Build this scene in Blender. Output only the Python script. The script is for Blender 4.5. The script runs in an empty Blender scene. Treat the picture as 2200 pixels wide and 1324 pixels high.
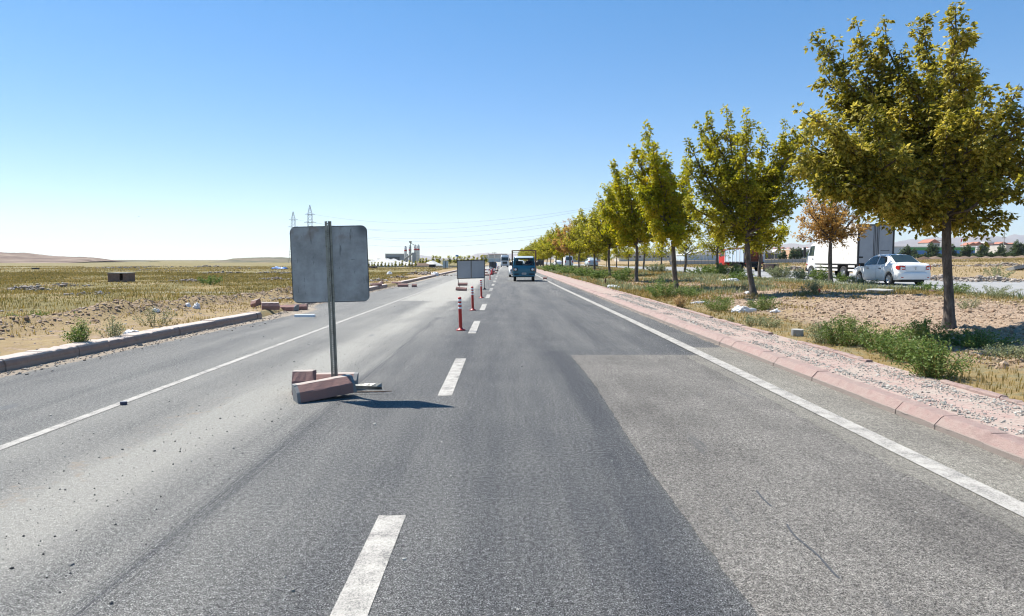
import bpy, bmesh, math, random
import numpy as np
from mathutils import Vector, Matrix, Euler
C = bpy.context
SC = C.scene
COL = SC.collection
R = math.radians
# ---------------------------------------------------------------- camera, sky, sun, exposure
CAMZ, FPX, VC, UC = 1.6, 1467.0, 662.0, 1100.0
PITCH, YAW = math.atan(104 / FPX), math.atan(17 / FPX)
cam_data = bpy.data.cameras.new('camera')
cam = bpy.data.objects.new('camera', cam_data)
COL.objects.link(cam)
cam.location = (0, 0, CAMZ)
cam.rotation_euler = (math.pi / 2 - PITCH, 0, -YAW)
cam_data.sensor_width = 36
cam_data.lens = 36 * FPX / 2200
cam_data.clip_start, cam_data.clip_end = 0.1, 30000
SC.camera = cam
SUNDIR = Vector((-0.56, 0.40, 1.0)).normalized()
SUN_EL = math.asin(SUNDIR.z)
SUN_AZ = math.atan2(SUNDIR.x, SUNDIR.y)
w = bpy.data.worlds.new('World')
SC.world = w
w.use_nodes = True
nt = w.node_tree
sky = nt.nodes.new('ShaderNodeTexSky')
sky.sky_type = 'NISHITA'
sky.sun_disc = False
sky.sun_elevation = SUN_EL
sky.sun_rotation = SUN_AZ
sky.altitude = 2000
sky.air_density, sky.dust_density, sky.ozone_density = 1.0, 0.0, 1.5
bg = nt.nodes['Background']
hs = nt.nodes.new('ShaderNodeHueSaturation')
hs.inputs['Saturation'].default_value = 1.40; hs.inputs['Hue'].default_value = 0.508
nt.links.new(sky.outputs['Color'], hs.inputs['Color'])
gm = nt.nodes.new('ShaderNodeGamma')   # softer step from zenith to horizon
gm.inputs['Gamma'].default_value = 0.73
nt.links.new(hs.outputs['Color'], gm.inputs['Color'])
nt.links.new(gm.outputs['Color'], bg.inputs['Color'])
bg.inputs['Strength'].default_value = 0.143
sd = bpy.data.lights.new('sun', 'SUN')
sd.energy = 5.0
sd.angle = R(0.53)
sd.color = (1.0, 0.955, 0.88)
sun = bpy.data.objects.new('sun', sd)
COL.objects.link(sun)
sun.rotation_euler = SUNDIR.to_track_quat('Z', 'Y').to_euler()
sun.location = (-20, 15, 40)
SC.view_settings.view_transform = 'Standard'
SC.view_settings.look = 'None'
SC.view_settings.exposure = 0.86
SC.view_settings.gamma = 1
SC.cycles.use_denoising = True
SC.cycles.denoising_prefilter = 'ACCURATE'
SC.cycles.denoising_input_passes = 'RGB_ALBEDO_NORMAL'
SC.cycles.filter_width = 1.15
SC.cycles.sample_clamp_indirect = 4
SC.cycles.max_bounces = 6
SC.cycles.transparent_max_bounces = 6
SC.cycles.volume_bounces = 0
SC.cycles.caustics_reflective = False
SC.cycles.caustics_refractive = False

random.seed(7)
RNG = np.random.default_rng(11)
# ---------------------------------------------------------------- helpers
def smooth(t):
    t = np.clip(t, 0, 1)
    return t * t * (3 - 2 * t)
def _hash(ix, iy, s):
    n = (ix.astype(np.int64) * 374761393 + iy.astype(np.int64) * 668265263 + s * 974634777) & 0x7fffffff
    n = ((n ^ (n >> 13)) * 1274126177) & 0x7fffffff
    n = n ^ (n >> 16)
    return (n % 65536) / 65535.0
def vnoise(x, y, s=0):
    x = np.asarray(x, float); y = np.asarray(y, float)
    ix, iy = np.floor(x), np.floor(y)
    fx, fy = smooth(x - ix), smooth(y - iy)
    a = _hash(ix, iy, s); b = _hash(ix + 1, iy, s); c = _hash(ix, iy + 1, s); d = _hash(ix + 1, iy + 1, s)
    return (a * (1 - fx) + b * fx) * (1 - fy) + (c * (1 - fx) + d * fx) * fy
def fbm(x, y, s=0, o=4):
    r, a, t = 0, 1, 0
    for k in range(o):
        r = r + a * vnoise(x * 2 ** k + 17 * k, y * 2 ** k - 9 * k, s + k); t += a; a *= 0.5
    return r / t * 2 - 1
def dip(y):
    return -0.7 * smooth((np.asarray(y, float) - 100) / 120)
KLY = [0, 9.7, 18.5, 22, 24, 39.8, 43, 87, 200]
KLX = [-7.75, -7.16, -6.62, -6.9, -7.04, -6.78, -6.6, -6.4, -6.3]
def KL(y): return np.interp(y, KLY, KLX)
def berm(x, y):
    c = np.interp(y, [0, 13.8, 17.8, 28.6, 45], [-10.7, -10.3, -10.1, -9.0, -8.4])
    a = 0.36 * (0.75 + 0.5 * fbm(y * 0.5, y * 0 + 3, 5)) * (1 - smooth((y - 34) / 10))
    return a * np.exp(-((x - c) / 0.55) ** 2)
def H(x, y):
    """height of the visible ground surface (road top at 0)"""
    x = np.asarray(x, float); y = np.asarray(y, float)
    x, y = np.broadcast_arrays(x, y)
    z = np.zeros(x.shape)
    k = KL(y)
    t = smooth((k - 0.04 - x) / 0.16)
    lf = 0.13 + 0.02 * fbm(x * 1.3, y * 1.3, 1)
    c = np.interp(y, [0, 13.8, 17.8, 28.6, 45], [-10.7, -10.3, -10.1, -9.0, -8.4])
    far = smooth((c - 0.3 - x) / 3.0)
    lf = lf - far * 0.42 + far * 0.16 * fbm(x / 7, y / 9, 2) + berm(x, y)
    lf = lf + (0.035 + 0.07 * np.exp(-((x - c) / 0.8) ** 2)) * fbm(x * 3, y * 3, 9)
    z = z * (1 - t) + lf * t
    s = smooth((x - 5.25) / 0.15)
    rt = 0.13 + 0.23 * smooth((x - 5.6) / 7) + 0.05 * fbm(x * 0.6, y * 0.6, 3)
    clod = smooth((x - 6.2) / 1.2) * (1 - smooth((x - 15) / 1.5))
    rt = rt + clod * (0.06 * fbm(x * 2.2, y * 2.2, 4) + 0.035 * fbm(x * 6, y * 6, 6, 2))
    r2 = smooth((x - 16.6) / 0.6) * (1 - smooth((x - 31.4) / 0.8))
    rt = rt * (1 - r2) + 0.33 * r2
    ff = smooth((x - 31.4) / 0.8)
    rt = rt * (1 - ff) + ff * (0.3 + 0.0175 * np.clip(x - 32, 0, 230) + 0.13 * fbm(x / 6, y / 8, 8))
    z = z * (1 - s) + rt * s
    return z + dip(y)
def ray(u, v):
    d = Vector(((u - UC) / FPX, -(v - VC) / FPX, -1.0))
    return cam.rotation_euler.to_matrix() @ d
def G(u, v, off=0.0):
    """where the ray of a photograph pixel meets the ground (world position)"""
    d = ray(u, v); z = 0.0
    for _ in range(12):
        t = (z - CAMZ) / d.z
        t = max(1, min(t, 4000))
        z = 0.5 * z + 0.5 * float(H(d.x * t, d.y * t))
    t = (z - CAMZ) / d.z
    return Vector((d.x * t, d.y * t, z + off))
def atY(u, Y, z=None):
    d = ray(u, 558); t = Y / d.y; x = d.x * t
    return Vector((x, Y, float(H(x, Y)) if z is None else z))
def atv(u, v, Y):
    d = ray(u, v); t = Y / d.y
    return Vector((d.x * t, Y, CAMZ + d.z * t))

class MB:
    """collects faces and links them as ONE mesh object"""
    def __init__(s): s.v = []; s.f = []; s.sm = []
    def add(s, vs, fs, sm=False):
        o = len(s.v); s.v += [tuple(p) for p in vs]
        for f in fs: s.f.append([i + o for i in f]); s.sm.append(sm)
        return s
    def box(s, x0, x1, y0, y1, z0, z1, m=None):
        vs = [Vector((x, y, z)) for z in (z0, z1) for y in (y0, y1) for x in (x0, x1)]
        if m: vs = [m @ p for p in vs]
        return s.add(vs, [(0, 2, 3, 1), (4, 5, 7, 6), (0, 1, 5, 4), (2, 6, 7, 3), (0, 4, 6, 2), (1, 3, 7, 5)])
    def prism(s, poly, a0, a1, axis='x', m=None, sm=False):
        """poly in the two other axes, extruded from a0 to a1"""
        def P(a, p):
            q = {'x': (a, p[0], p[1]), 'y': (p[0], a, p[1]), 'z': (p[0], p[1], a)}[axis]
            q = Vector(q); return m @ q if m else q
        n = len(poly)
        vs = [P(a0, p) for p in poly] + [P(a1, p) for p in poly]
        s.add(vs, [(i, (i + 1) % n, n + (i + 1) % n, n + i) for i in range(n)], sm)
        return s.add(vs, [tuple(range(n))[::-1], tuple(range(n, 2 * n))])
    def tube(s, pts, rad, n=8, cap=True, sm=True):
        pts = [Vector(p) for p in pts]
        if not hasattr(rad, '__len__'): rad = [rad] * len(pts)
        rings = []; up = None
        for i, p in enumerate(pts):
            d = (pts[min(i + 1, len(pts) - 1)] - pts[max(i - 1, 0)]).normalized()
            if up is None: up = d.orthogonal().normalized()
            a = (up - d * up.dot(d)).normalized(); b = d.cross(a); up = a
            rings.append([p + (a * math.cos(t) + b * math.sin(t)) * rad[i] for t in [2 * math.pi * k / n for k in range(n)]])
        vs = [q for r in rings for q in r]
        fs = [(i * n + k, i * n + (k + 1) % n, (i + 1) * n + (k + 1) % n, (i + 1) * n + k) for i in range(len(pts) - 1) for k in range(n)]
        s.add(vs, fs, sm)
        if cap: s.add(rings[0], [tuple(range(n))[::-1]]); s.add(rings[-1], [tuple(range(n))])
        return s
    def lathe(s, prof, n=20, axis='z', c=(0, 0, 0), sm=True):
        """prof: list of (radius, height along the axis)"""
        vs = []
        for r, h in prof:
            for k in range(n):
                a = 2 * math.pi * k / n; p = (r * math.cos(a), r * math.sin(a))
                q = {'z': (p[0], p[1], h), 'x': (h, p[0], p[1]), 'y': (p[0], h, p[1])}[axis]
                vs.append((q[0] + c[0], q[1] + c[1], q[2] + c[2]))
        m = len(prof)
        return s.add(vs, [(i * n + k, i * n + (k + 1) % n, (i + 1) * n + (k + 1) % n, (i + 1) * n + k) for i in range(m - 1) for k in range(n)], sm)
    def grid(s, P, sm=True):
        """P: rows of points"""
        h, wd = len(P), len(P[0])
        return s.add([q for r in P for q in r], [(i * wd + k, i * wd + k + 1, (i + 1) * wd + k + 1, (i + 1) * wd + k) for i in range(h - 1) for k in range(wd - 1)], sm)
    def xf(s, m):
        s.v = [tuple(m @ Vector(p)) for p in s.v]; return s
    def build(s, name, mat, parent=None, loc=None, bevel=0, fix=True):
        me = bpy.data.meshes.new(name)
        me.from_pydata(s.v, [], s.f)
        me.polygons.foreach_set('use_smooth', s.sm)
        if fix:
            bm = bmesh.new(); bm.from_mesh(me)
            bmesh.ops.recalc_face_normals(bm, faces=bm.faces)
            bm.to_mesh(me); bm.free()
        me.update()
        o = bpy.data.objects.new(name, me); COL.objects.link(o)
        if mat: me.materials.append(mat)
        if parent: o.parent = parent
        if loc is not None: o.location = loc
        if bevel:
            b = o.modifiers.new('bevel', 'BEVEL'); b.width = bevel; b.segments = 2; b.limit_method = 'ANGLE'; b.angle_limit = R(40)
        return o
def fastmesh(name, co, tris_or_quads, mat, parent=None, smooth_=False):
    """co (n,3) array, faces (m,k) array"""
    me = bpy.data.meshes.new(name)
    k = tris_or_quads.shape[1]; m = tris_or_quads.shape[0]
    me.vertices.add(len(co)); me.vertices.foreach_set('co', np.ascontiguousarray(co, dtype=np.float32).ravel())
    me.loops.add(m * k); me.loops.foreach_set('vertex_index', np.ascontiguousarray(tris_or_quads, dtype=np.int32).ravel())
    me.polygons.add(m); me.polygons.foreach_set('loop_start', np.arange(0, m * k, k, dtype=np.int32))
    me.polygons.foreach_set('use_smooth', np.full(m, smooth_))
    me.update(calc_edges=True)
    o = bpy.data.objects.new(name, me); COL.objects.link(o)
    if mat: me.materials.append(mat)
    if parent: o.parent = parent
    return o
def tag(o, label=None, cat=None, group=None, kind=None):
    if label: o['label'] = label
    if cat: o['category'] = cat
    if group: o['group'] = group
    if kind: o['kind'] = kind
    return o
def thing(name, label, cat, loc=(0, 0, 0), rz=0, group=None):
    o = bpy.data.objects.new(name, None); COL.objects.link(o)
    o.empty_display_size = 0.2
    o.location = loc; o.rotation_euler = (0, 0, rz)
    return tag(o, label, cat, group)
def dup(root, loc, rz=None, label=None, group=None, scale=None):
    r = root.copy(); COL.objects.link(r); r.location = loc
    if rz is not None: r.rotation_euler = (0, 0, rz)
    if label: r['label'] = label
    if group: r['group'] = group
    if scale: r.scale = scale if hasattr(scale, '__len__') else (scale,) * 3
    for ch in list(root.children):
        c = ch.copy(); COL.objects.link(c); c.parent = r
        for g in ch.children:
            d = g.copy(); COL.objects.link(d); d.parent = c
    return r
# ---------------------------------------------------------------- materials
DIM = .86   # evenly darkens mineral and painted base colours to balance the raised exposure
class Mt:
    def __init__(s, name, base=(.5, .5, .5), rough=.8, metal=0, spec=None):
        s.m = bpy.data.materials.new(name); s.m.use_nodes = True
        s.t = s.m.node_tree; s.b = s.t.nodes['Principled BSDF']; s.out = s.t.nodes['Material Output']
        s.set('Base Color', base); s.set('Roughness', rough); s.set('Metallic', metal)
        if spec is not None: s.set('Specular IOR Level', spec)
    def _in(s, sock, v):
        if isinstance(v, bpy.types.NodeSocket): s.t.links.new(v, sock)
        elif hasattr(v, '__len__'):
            sock.default_value = (*v, 1) if len(v) == 3 and sock.type == 'RGBA' else v
        else: sock.default_value = (v, v, v, 1) if sock.type == 'RGBA' else v
    def set(s, k, v):
        if k == 'Base Color' and isinstance(v, bpy.types.NodeSocket) and not getattr(s, 'leafy', False):
            v = s.n('HueSaturation', Value=DIM, Color=v).outputs[0]
        s._in(s.b.inputs[k], v); return s
    def n(s, ty, **kw):
        nd = s.t.nodes.new('ShaderNode' + ty)
        for k, v in kw.items():
            if k.startswith('_'): setattr(nd, k[1:], v)
            else: s._in(nd.inputs[k.replace('__', ' ')], v)
        return nd
    def pos(s): return s.n('NewGeometry').outputs['Position']
    def obj(s): return s.n('TexCoord').outputs['Object']
    def isl(s): return s.n('NewGeometry').outputs['Random Per Island']
    def rnd(s): return s.n('ObjectInfo').outputs['Random']
    def attr(s, nm): return s.n('Attribute', _attribute_name=nm).outputs['Fac']
    def sep(s, v):
        o = s.n('SeparateXYZ', Vector=v).outputs; return o[0], o[1], o[2]
    def scl(s, v, k): 
        return s.n('Mapping', Vector=v, Scale=k).outputs[0]
    def noise(s, v, scale, detail=3, rough=.55, dist=0):
        return s.n('TexNoise', Vector=v, Scale=scale, Detail=detail, Roughness=rough, Distortion=dist).outputs['Fac']
    def voro(s, v, scale, feature='F1', out='Distance'):
        return s.n('TexVoronoi', _feature=feature, Vector=v, Scale=scale).outputs[out]
    def ramp(s, f, pts):
        nd = s.n('ValToRGB', Fac=f); e = nd.color_ramp.elements
        while len(e) < len(pts): e.new(0.5)
        for el, (p, c) in zip(e, sorted(pts, key=lambda q: q[0])):
            el.position = p; el.color = (*c, 1) if hasattr(c, '__len__') else (c, c, c, 1)
        return nd.outputs['Color']
    def mix(s, f, a, b):
        nd = s.t.nodes.new('ShaderNodeMix'); nd.data_type = 'RGBA'
        s._in(nd.inputs[0], f); s._in(nd.inputs[6], a); s._in(nd.inputs[7], b)
        return nd.outputs[2]
    def ma(s, op, a, b=0.0, clamp=False):
        nd = s.t.nodes.new('ShaderNodeMath'); nd.operation = op; nd.use_clamp = clamp
        s._in(nd.inputs[0], a); s._in(nd.inputs[1], b); return nd.outputs[0]
    def rng(s, v, a, b, c=0.0, d=1.0):
        nd = s.n('MapRange', Value=v); nd.interpolation_type = 'SMOOTHSTEP'
        for i, q in enumerate((a, b, c, d)): s._in(nd.inputs[1 + i], q)
        return nd.outputs[0]
    def bump(s, h, strength=.5, dist=.01):
        s.set('Normal', s.n('Bump', Height=h, Strength=strength, Distance=dist).outputs[0]); return s
    def transl(s, col, fac):
        tr = s.n('BsdfTranslucent', Color=col); mx = s.t.nodes.new('ShaderNodeMixShader')
        s._in(mx.inputs[0], fac); s.t.links.new(s.b.outputs[0], mx.inputs[1]); s.t.links.new(tr.outputs[0], mx.inputs[2])
        s.t.links.new(mx.outputs[0], s.out.inputs['Surface']); return s
def simple(name, base, rough=.6, metal=0, var=.12, sc=6.0, dirt=None, bump=0, bs=60):
    """a plain painted or cast surface with some tone variation"""
    m = Mt(name, base, rough, metal); p = m.obj()
    f = m.noise(p, sc, 4, .6)
    lo = tuple(c * (1 - var) for c in base); hi = tuple(min(1, c * (1 + var)) for c in base)
    c = m.mix(m.ramp(f, [(.3, 0), (.7, 1)]), lo, hi)
    if dirt: c = m.mix(m.ramp(m.noise(p, sc * 2.3, 5, .7), [(.52, 0), (.72, .8)]), c, dirt)
    m.set('Base Color', c)
    if bump: m.bump(m.noise(p, bs, 3), bump, .01)
    return m.m
def asphalt(name, kind):
    m = Mt(name, rough=.92); p = m.pos(); x, y, z = m.sep(p)
    fine = m.noise(p, 130, 2, .9); mid = m.noise(p, 34, 3, .6); big = m.noise(p, .9, 5, .6)
    streak = m.noise(m.scl(p, (1.5, .10, 1)), 1, 6, .68)
    agg = m.ramp(m.ma('ADD', m.ma('MULTIPLY', fine, .78), m.ma('MULTIPLY', mid, .22)), [(.40, .05), (.47, .5), (.53, 1.05), (.58, 2.2), (.66, 5.0)])
    if kind == 'new':
        dust = m.attr('dust')
        t = m.ma('ADD', dust, m.ma('MULTIPLY', m.ma('SUBTRACT', streak, .5), .85))
        t = m.ma('ADD', t, m.ma('MULTIPLY', m.ma('SUBTRACT', big, .5), .30), True)
        c = m.mix(t, (.104, .106, .110), (.42, .402, .355))
        c = m.mix(m.ma('MULTIPLY', m.attr('track'), m.rng(m.noise(m.scl(p, (60, .5, 1)), 1, 2), .35, .6)), c, (.13, .13, .13))
        sand = m.rng(m.ma('ADD', m.attr('sand'), m.ma('MULTIPLY', m.ma('SUBTRACT', m.noise(p, 5, 5, .7), .5), 1.1)), .42, .62)
        flat = m.rng(m.ma('ADD', t, sand), .1, 1.0, 1.0, .35)
        c = m.mix(1.0, c, c)
        mul = m.n('Mix', _data_type='RGBA', _blend_type='MULTIPLY'); m._in(mul.inputs[0], flat); m._in(mul.inputs[6], c); m._in(mul.inputs[7], agg)
        c = m.mix(sand, mul.outputs[2], m.ramp(m.noise(p, 60, 4, .7), [(.3, (.22, .18, .135)), (.55, (.42, .35, .27)), (.75, (.53, .46, .38))]))
        # worn shiny bleeding spots
        c = m.mix(m.rng(m.noise(m.scl(p, (.9, .35, 1)), 1.7, 2), .70, .78, 0, .5), c, (.17, .18, .19))
    else:
        a, b = ((.195, .180, .160), (.33, .305, .268)) if kind == 'old' else ((.27, .25, .215), (.40, .37, .31))
        c = m.mix(m.ramp(m.ma('ADD', m.ma('MULTIPLY', streak, .5), m.ma('MULTIPLY', big, .5)), [(.38, 0), (.62, 1)]), a, b)
        ag = m.ramp(m.ma('ADD', m.ma('MULTIPLY', fine, .78), m.ma('MULTIPLY', mid, .22)), [(.40, .15), (.47, .68), (.54, 1.05), (.59, 1.6), (.67, 2.6)])
        mul = m.n('Mix', _data_type='RGBA', _blend_type='MULTIPLY'); m._in(mul.inputs[0], 1.0); m._in(mul.inputs[6], c); m._in(mul.inputs[7], ag)
        c = mul.outputs[2]
        if kind == 'old':
            c = m.mix(m.rng(m.noise(m.scl(p, (5, .55, 1)), 1, 4, .7), .60, .72, 0, .55), c, (.13, .13, .13))
    m.set('Base Color', c)
    m.bump(m.ma('ADD', fine, m.ma('MULTIPLY', mid, 1.2)), .9, .016)
    m.set('Specular IOR Level', .25)
    return m.m
def paint_mat():
    m = Mt('road_paint', rough=.85); p = m.pos()
    f = m.ma('ADD', m.ma('MULTIPLY', m.noise(p, 110, 2, .9), .55), m.ma('MULTIPLY', m.noise(p, 6, 6, .7), .45))
    m.set('Base Color', m.ramp(f, [(.40, (.12, .117, .11)), (.46, (.33, .312, .28)), (.6, (.53, .50, .445))]))
    m.bump(m.noise(p, 110, 3), .35, .01); return m.m
def kerb_mat(name, top, low, grime=(.42, .33, .28), dusty=None):
    m = Mt(name, rough=.9); p = m.obj()
    r = m.isl()
    c = m.mix(m.ma('MULTIPLY', r, .8), top, tuple(.5 * (a + b) for a, b in zip(top, low)))
    x, y, z = m.sep(p)
    f = m.ramp(m.noise(p, 9, 6, .7), [(.4, 0), (.7, 1)])
    c = m.mix(m.ma('MULTIPLY', f, .75), c, grime)
    c = m.mix(m.ramp(m.noise(p, 130, 2, .8), [(.52, 0), (.66, .55)]), c, tuple(q * .45 for q in top))
    c = m.mix(m.rng(m.noise(p, 2.3, 4, .7), .56, .66, 0, .6), c, tuple(q * .72 for q in top))
    c = m.mix(m.rng(z, .070, .058), c, low)
    if dusty: c = m.mix(m.rng(z, .14, .155), c, dusty)
    m.set('Base Color', c); m.bump(m.ma('ADD', m.noise(p, 70, 4, .7), m.noise(p, 9, 3)), .9, .02); return m.m
def ground_mat():
    m = Mt('earth', rough=.95); p = m.pos(); x, y, z = m.sep(p)
    n1 = m.noise(p, .22, 5, .62); n2 = m.noise(m.scl(p, (.045, .10, 1)), 1, 5, .65); n3 = m.noise(p, 2.3, 5, .7); n4 = m.noise(p, 14, 5, .75)
    # field: straw, olive and bare pale soil in patches
    straw = m.ramp(n3, [(.3, (.20, .135, .045)), (.5, (.31, .215, .08)), (.72, (.42, .31, .15))])
    olive = m.ramp(n3, [(.3, (.12, .10, .025)), (.55, (.20, .16, .042)), (.8, (.27, .215, .075))])
    soil = m.ramp(n4, [(.3, (.20, .14, .095)), (.5, (.36, .27, .195)), (.7, (.50, .41, .315))])
    f = m.mix(m.rng(n1, .34, .50), straw, olive)
    f = m.mix(m.rng(n2, .58, .66), f, m.ramp(n4, [(.3, (.20, .18, .11)), (.6, (.31, .28, .21)), (.75, (.48, .45, .39))]))
    f = m.mix(m.rng(m.noise(m.scl(p, (.12, .3, 1)), 1, 4, .7), .63, .70), f, soil)
    # dirt verges and the tilled middle strip
    red = m.ramp(n4, [(.30, (.15, .095, .06)), (.44, (.34, .24, .16)), (.56, (.43, .31, .215)), (.70, (.56, .45, .33))])
    verge = m.mix(m.rng(n3, .34, .50, 0, .85), red, straw)
    edge = m.ma('ADD', x, m.ma('ADD', m.ma('MULTIPLY', m.ma('SUBTRACT', n3, .5), 1.5), m.rng(y, 14, 32, 0, -1.9)))
    left = m.rng(edge, -11.3, -10.5)
    mid = m.ma('MULTIPLY', m.rng(x, -7, -6.9), m.rng(x, 34, 31))
    tilled = m.mix(m.rng(n1, .52, .62, 0, .6), red, straw)
    grassy = m.mix(m.rng(n3, .45, .6), straw, m.ramp(n4, [(.3, (.14, .12, .05)), (.7, (.30, .25, .13))]))
    tm = m.ma('MULTIPLY', m.ma('MULTIPLY', m.rng(x, 6.4, 7.6), m.rng(x, 15.2, 13.5)), m.rng(y, 52, 36))
    c = m.mix(left, f, verge)
    c = m.mix(mid, c, m.mix(tm, grassy, tilled))
    gravel = m.ma('MULTIPLY', m.rng(x, 30.8, 31.2), m.rng(m.ma('ADD', x, m.ma('MULTIPLY', n3, 2)), 35, 33.4))
    c = m.mix(gravel, c, m.ramp(n4, [(.3, (.34, .27, .21)), (.6, (.6, .52, .44))]))
    m.set('Base Color', c)
    m.bump(m.ma('ADD', m.ma('MULTIPLY', n4, .6), m.noise(p, 45, 3)), .7, .05)
    return m.m
def leaf_mat(name, cols, tr=.35, seedscale=1.1):
    m = Mt(name, rough=.55, spec=.3); p = m.obj(); m.leafy = True
    f = m.ma('ADD', m.ma('MULTIPLY', m.isl(), .55), m.ma('MULTIPLY', m.noise(p, seedscale, 2), .75))
    k = len(cols)
    c = m.ramp(f, [(.25 + .75 * i / (k - 1), q) for i, q in enumerate(cols)])
    m.set('Base Color', c); hs = m.n('HueSaturation', Saturation=1.05, Value=1.5, Color=c).outputs[0]
    m.transl(hs, tr); return m.m
def plain(name, base, rough=.5, metal=0, **kw):
    m = Mt(name, base, rough, metal)
    for k, v in kw.items(): m.set(k.replace('_', ' '), v)
    return m.m
MA = dict(
    road=asphalt('asphalt_new', 'new'), old=asphalt('asphalt_old', 'old'), shoulder=asphalt('asphalt_shoulder', 'shoulder'),
    paint=paint_mat(), kerb=kerb_mat('pink_kerb_concrete', (.41, .272, .238), (.34, .28, .24), (.45, .36, .305)),
    kerb_left=kerb_mat('rose_kerb_concrete', (.47, .31, .245), (.43, .32, .26), (.31, .215, .17), (.62, .52, .45)),
    earth=ground_mat(),
    steel=simple('galvanised_steel', (.30, .30, .27), .45, .7, .25, 9, (.16, .14, .11)),
    rust=simple('rusty_steel', (.17, .085, .05), .8, .2, .3, 12, (.08, .05, .04)),
    dark=simple('dark_painted_steel', (.03, .03, .032), .55, .2),
    white=simple('white_paint', (.90, .90, .89), .4, 0, .04, 3), offwhite=simple('pale_panel_paint', (.86, .83, .79), .45, 0, .05, 1.5, (.60, .56, .51)),
    grey=simple('grey_panel_paint', (.36, .37, .39), .5, 0, .08, 2), rubber=simple('rubber', (.022, .022, .022), .85),
    alloy=plain('alloy_wheel', (.55, .55, .56), .3, .8), chassis=plain('chassis_black', (.015, .015, .016), .7),
    glass=plain('tinted_glass', (.03, .045, .045), .06, 0), red=simple('red_plastic', (.55, .022, .016), .4, 0, .12, 10, (.36, .04, .03)),
    redglass=plain('red_lamp', (.45, .01, .012), .15), lamp=plain('lamp_glass', (.75, .76, .78), .12),
    amber=plain('amber_lamp', (.6, .2, .02), .2), reflect=plain('reflective_white', (.82, .82, .82), .35),
    blue=simple('blue_truck_paint', (.03, .165, .245), .3, 0, .15, 3, (.05, .13, .18)), bark=None,
    plate=plain('plate_white', (.6, .62, .6), .5), plateblue=plain('plate_blue', (.02, .07, .35), .5), ink=plain('black_print', (.05, .05, .055), .6),
    brick=simple('brown_brick', (.25, .155, .12), .9, 0, .25, 4, (.16, .10, .08)), concrete=simple('concrete', (.42, .41, .38), .9, 0, .15, 3, (.3, .29, .27), .3),
    roofred=simple('roof_tiles', (.42, .17, .11), .8, 0, .2, .5), wallpale=simple('pale_render', (.62, .58, .52), .8, 0, .1, .3),
    wallgrey=simple('grey_render', (.40, .41, .42), .8, 0, .1, .3), wallpeach=simple('peach_render', (.62, .40, .26), .8, 0, .1, .3),
    steelblue=simple('blue_cladding', (.05, .21, .56), .5, 0, .05, .3), steelgreen=simple('green_cladding', (.06, .33, .08), .5, 0, .05, .3),
    lightblue=simple('pale_blue_cladding', (.50, .60, .68), .6, 0, .05, .3), window=plain('window_dark', (.05, .06, .075), .2),
    bag=None, limestone=simple('pale_gravel', (.60, .59, .56), .95, 0, .15, .6, None, .6, 3),
)
def bark():
    m = Mt('bark', rough=.95); p = m.obj()
    f = m.noise(m.scl(p, (14, 14, 4)), 1, 5, .75)
    m.set('Base Color', m.ramp(f, [(.3, (.055, .043, .035)), (.52, (.14, .115, .095)), (.72, (.26, .225, .19))])); m.bump(f, .8, .03); return m.m
MA['bark'] = bark()
def bagmat():
    m = Mt('white_plastic_bag', (.78, .79, .80), .4); m.bump(m.noise(m.obj(), 9, 4, .7), .8, .06); m.transl((.8, .8, .82), .25); return m.m
MA['bag'] = bagmat()
# ---------------------------------------------------------------- the setting: ground, roads, kerbs, markings
def grow(a, b, s, g):
    o = [a]; st = s
    while abs(o[-1] - a) < abs(b - a): o.append(o[-1] + math.copysign(st, b - a)); st *= g
    return o
def lattice(xs, ys, zf, name, mat, attrs=None, kind='structure', mask=None):
    X, Y = np.meshgrid(np.array(xs, float), np.array(ys, float))
    Z = zf(X, Y)
    co = np.stack([X, Y, Z], -1).reshape(-1, 3)
    h, wd = X.shape
    i = (np.arange(h - 1)[:, None] * wd + np.arange(wd - 1)[None, :]).ravel()
    f = np.stack([i, i + 1, i + wd + 1, i + wd], -1)
    o = fastmesh(name, co, f, mat, smooth_=True)
    for k, fn in (attrs or {}).items():
        a = o.data.attributes.new(k, 'FLOAT', 'POINT'); a.data.foreach_set('value', fn(X, Y).astype(np.float32).ravel())
    return tag(o, kind=kind)
xs = sorted(set([round(q, 3) for q in grow(-13, -6000, .3, 1.07)] + list(np.round(np.arange(-13, -6.4, .12), 3)) + [-6.2, -5, -3, -1, 1, 3, 4.6, 5.0]
     + list(np.round(np.arange(5.2, 17.4, .13), 3)) + [round(q, 3) for q in grow(17.6, 30.6, 1.5, 1.0)] + list(np.round(np.arange(31, 36, .4), 3)) + [round(q, 3) for q in grow(36.4, 6000, .5, 1.07)]))
ys = sorted(set([-30, -20, -12, -8, -4, 0, 2, 4] + list(np.round(np.arange(5, 42, .15), 3)) + [round(q, 3) for q in grow(42.2, 7000, .3, 1.035)]))
def zg(X, Y):
    Z = H(X, Y)
    under = (X > KL(Y) - 0.02) & (X < 5.2)
    under2 = (X > 17.3) & (X < 31.2)
    Z = np.where(under, -0.06 + dip(Y), Z)
    return np.where(under2, Z - 0.06, Z)
lattice(xs, ys, zg, 'ground', MA['earth'])
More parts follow.
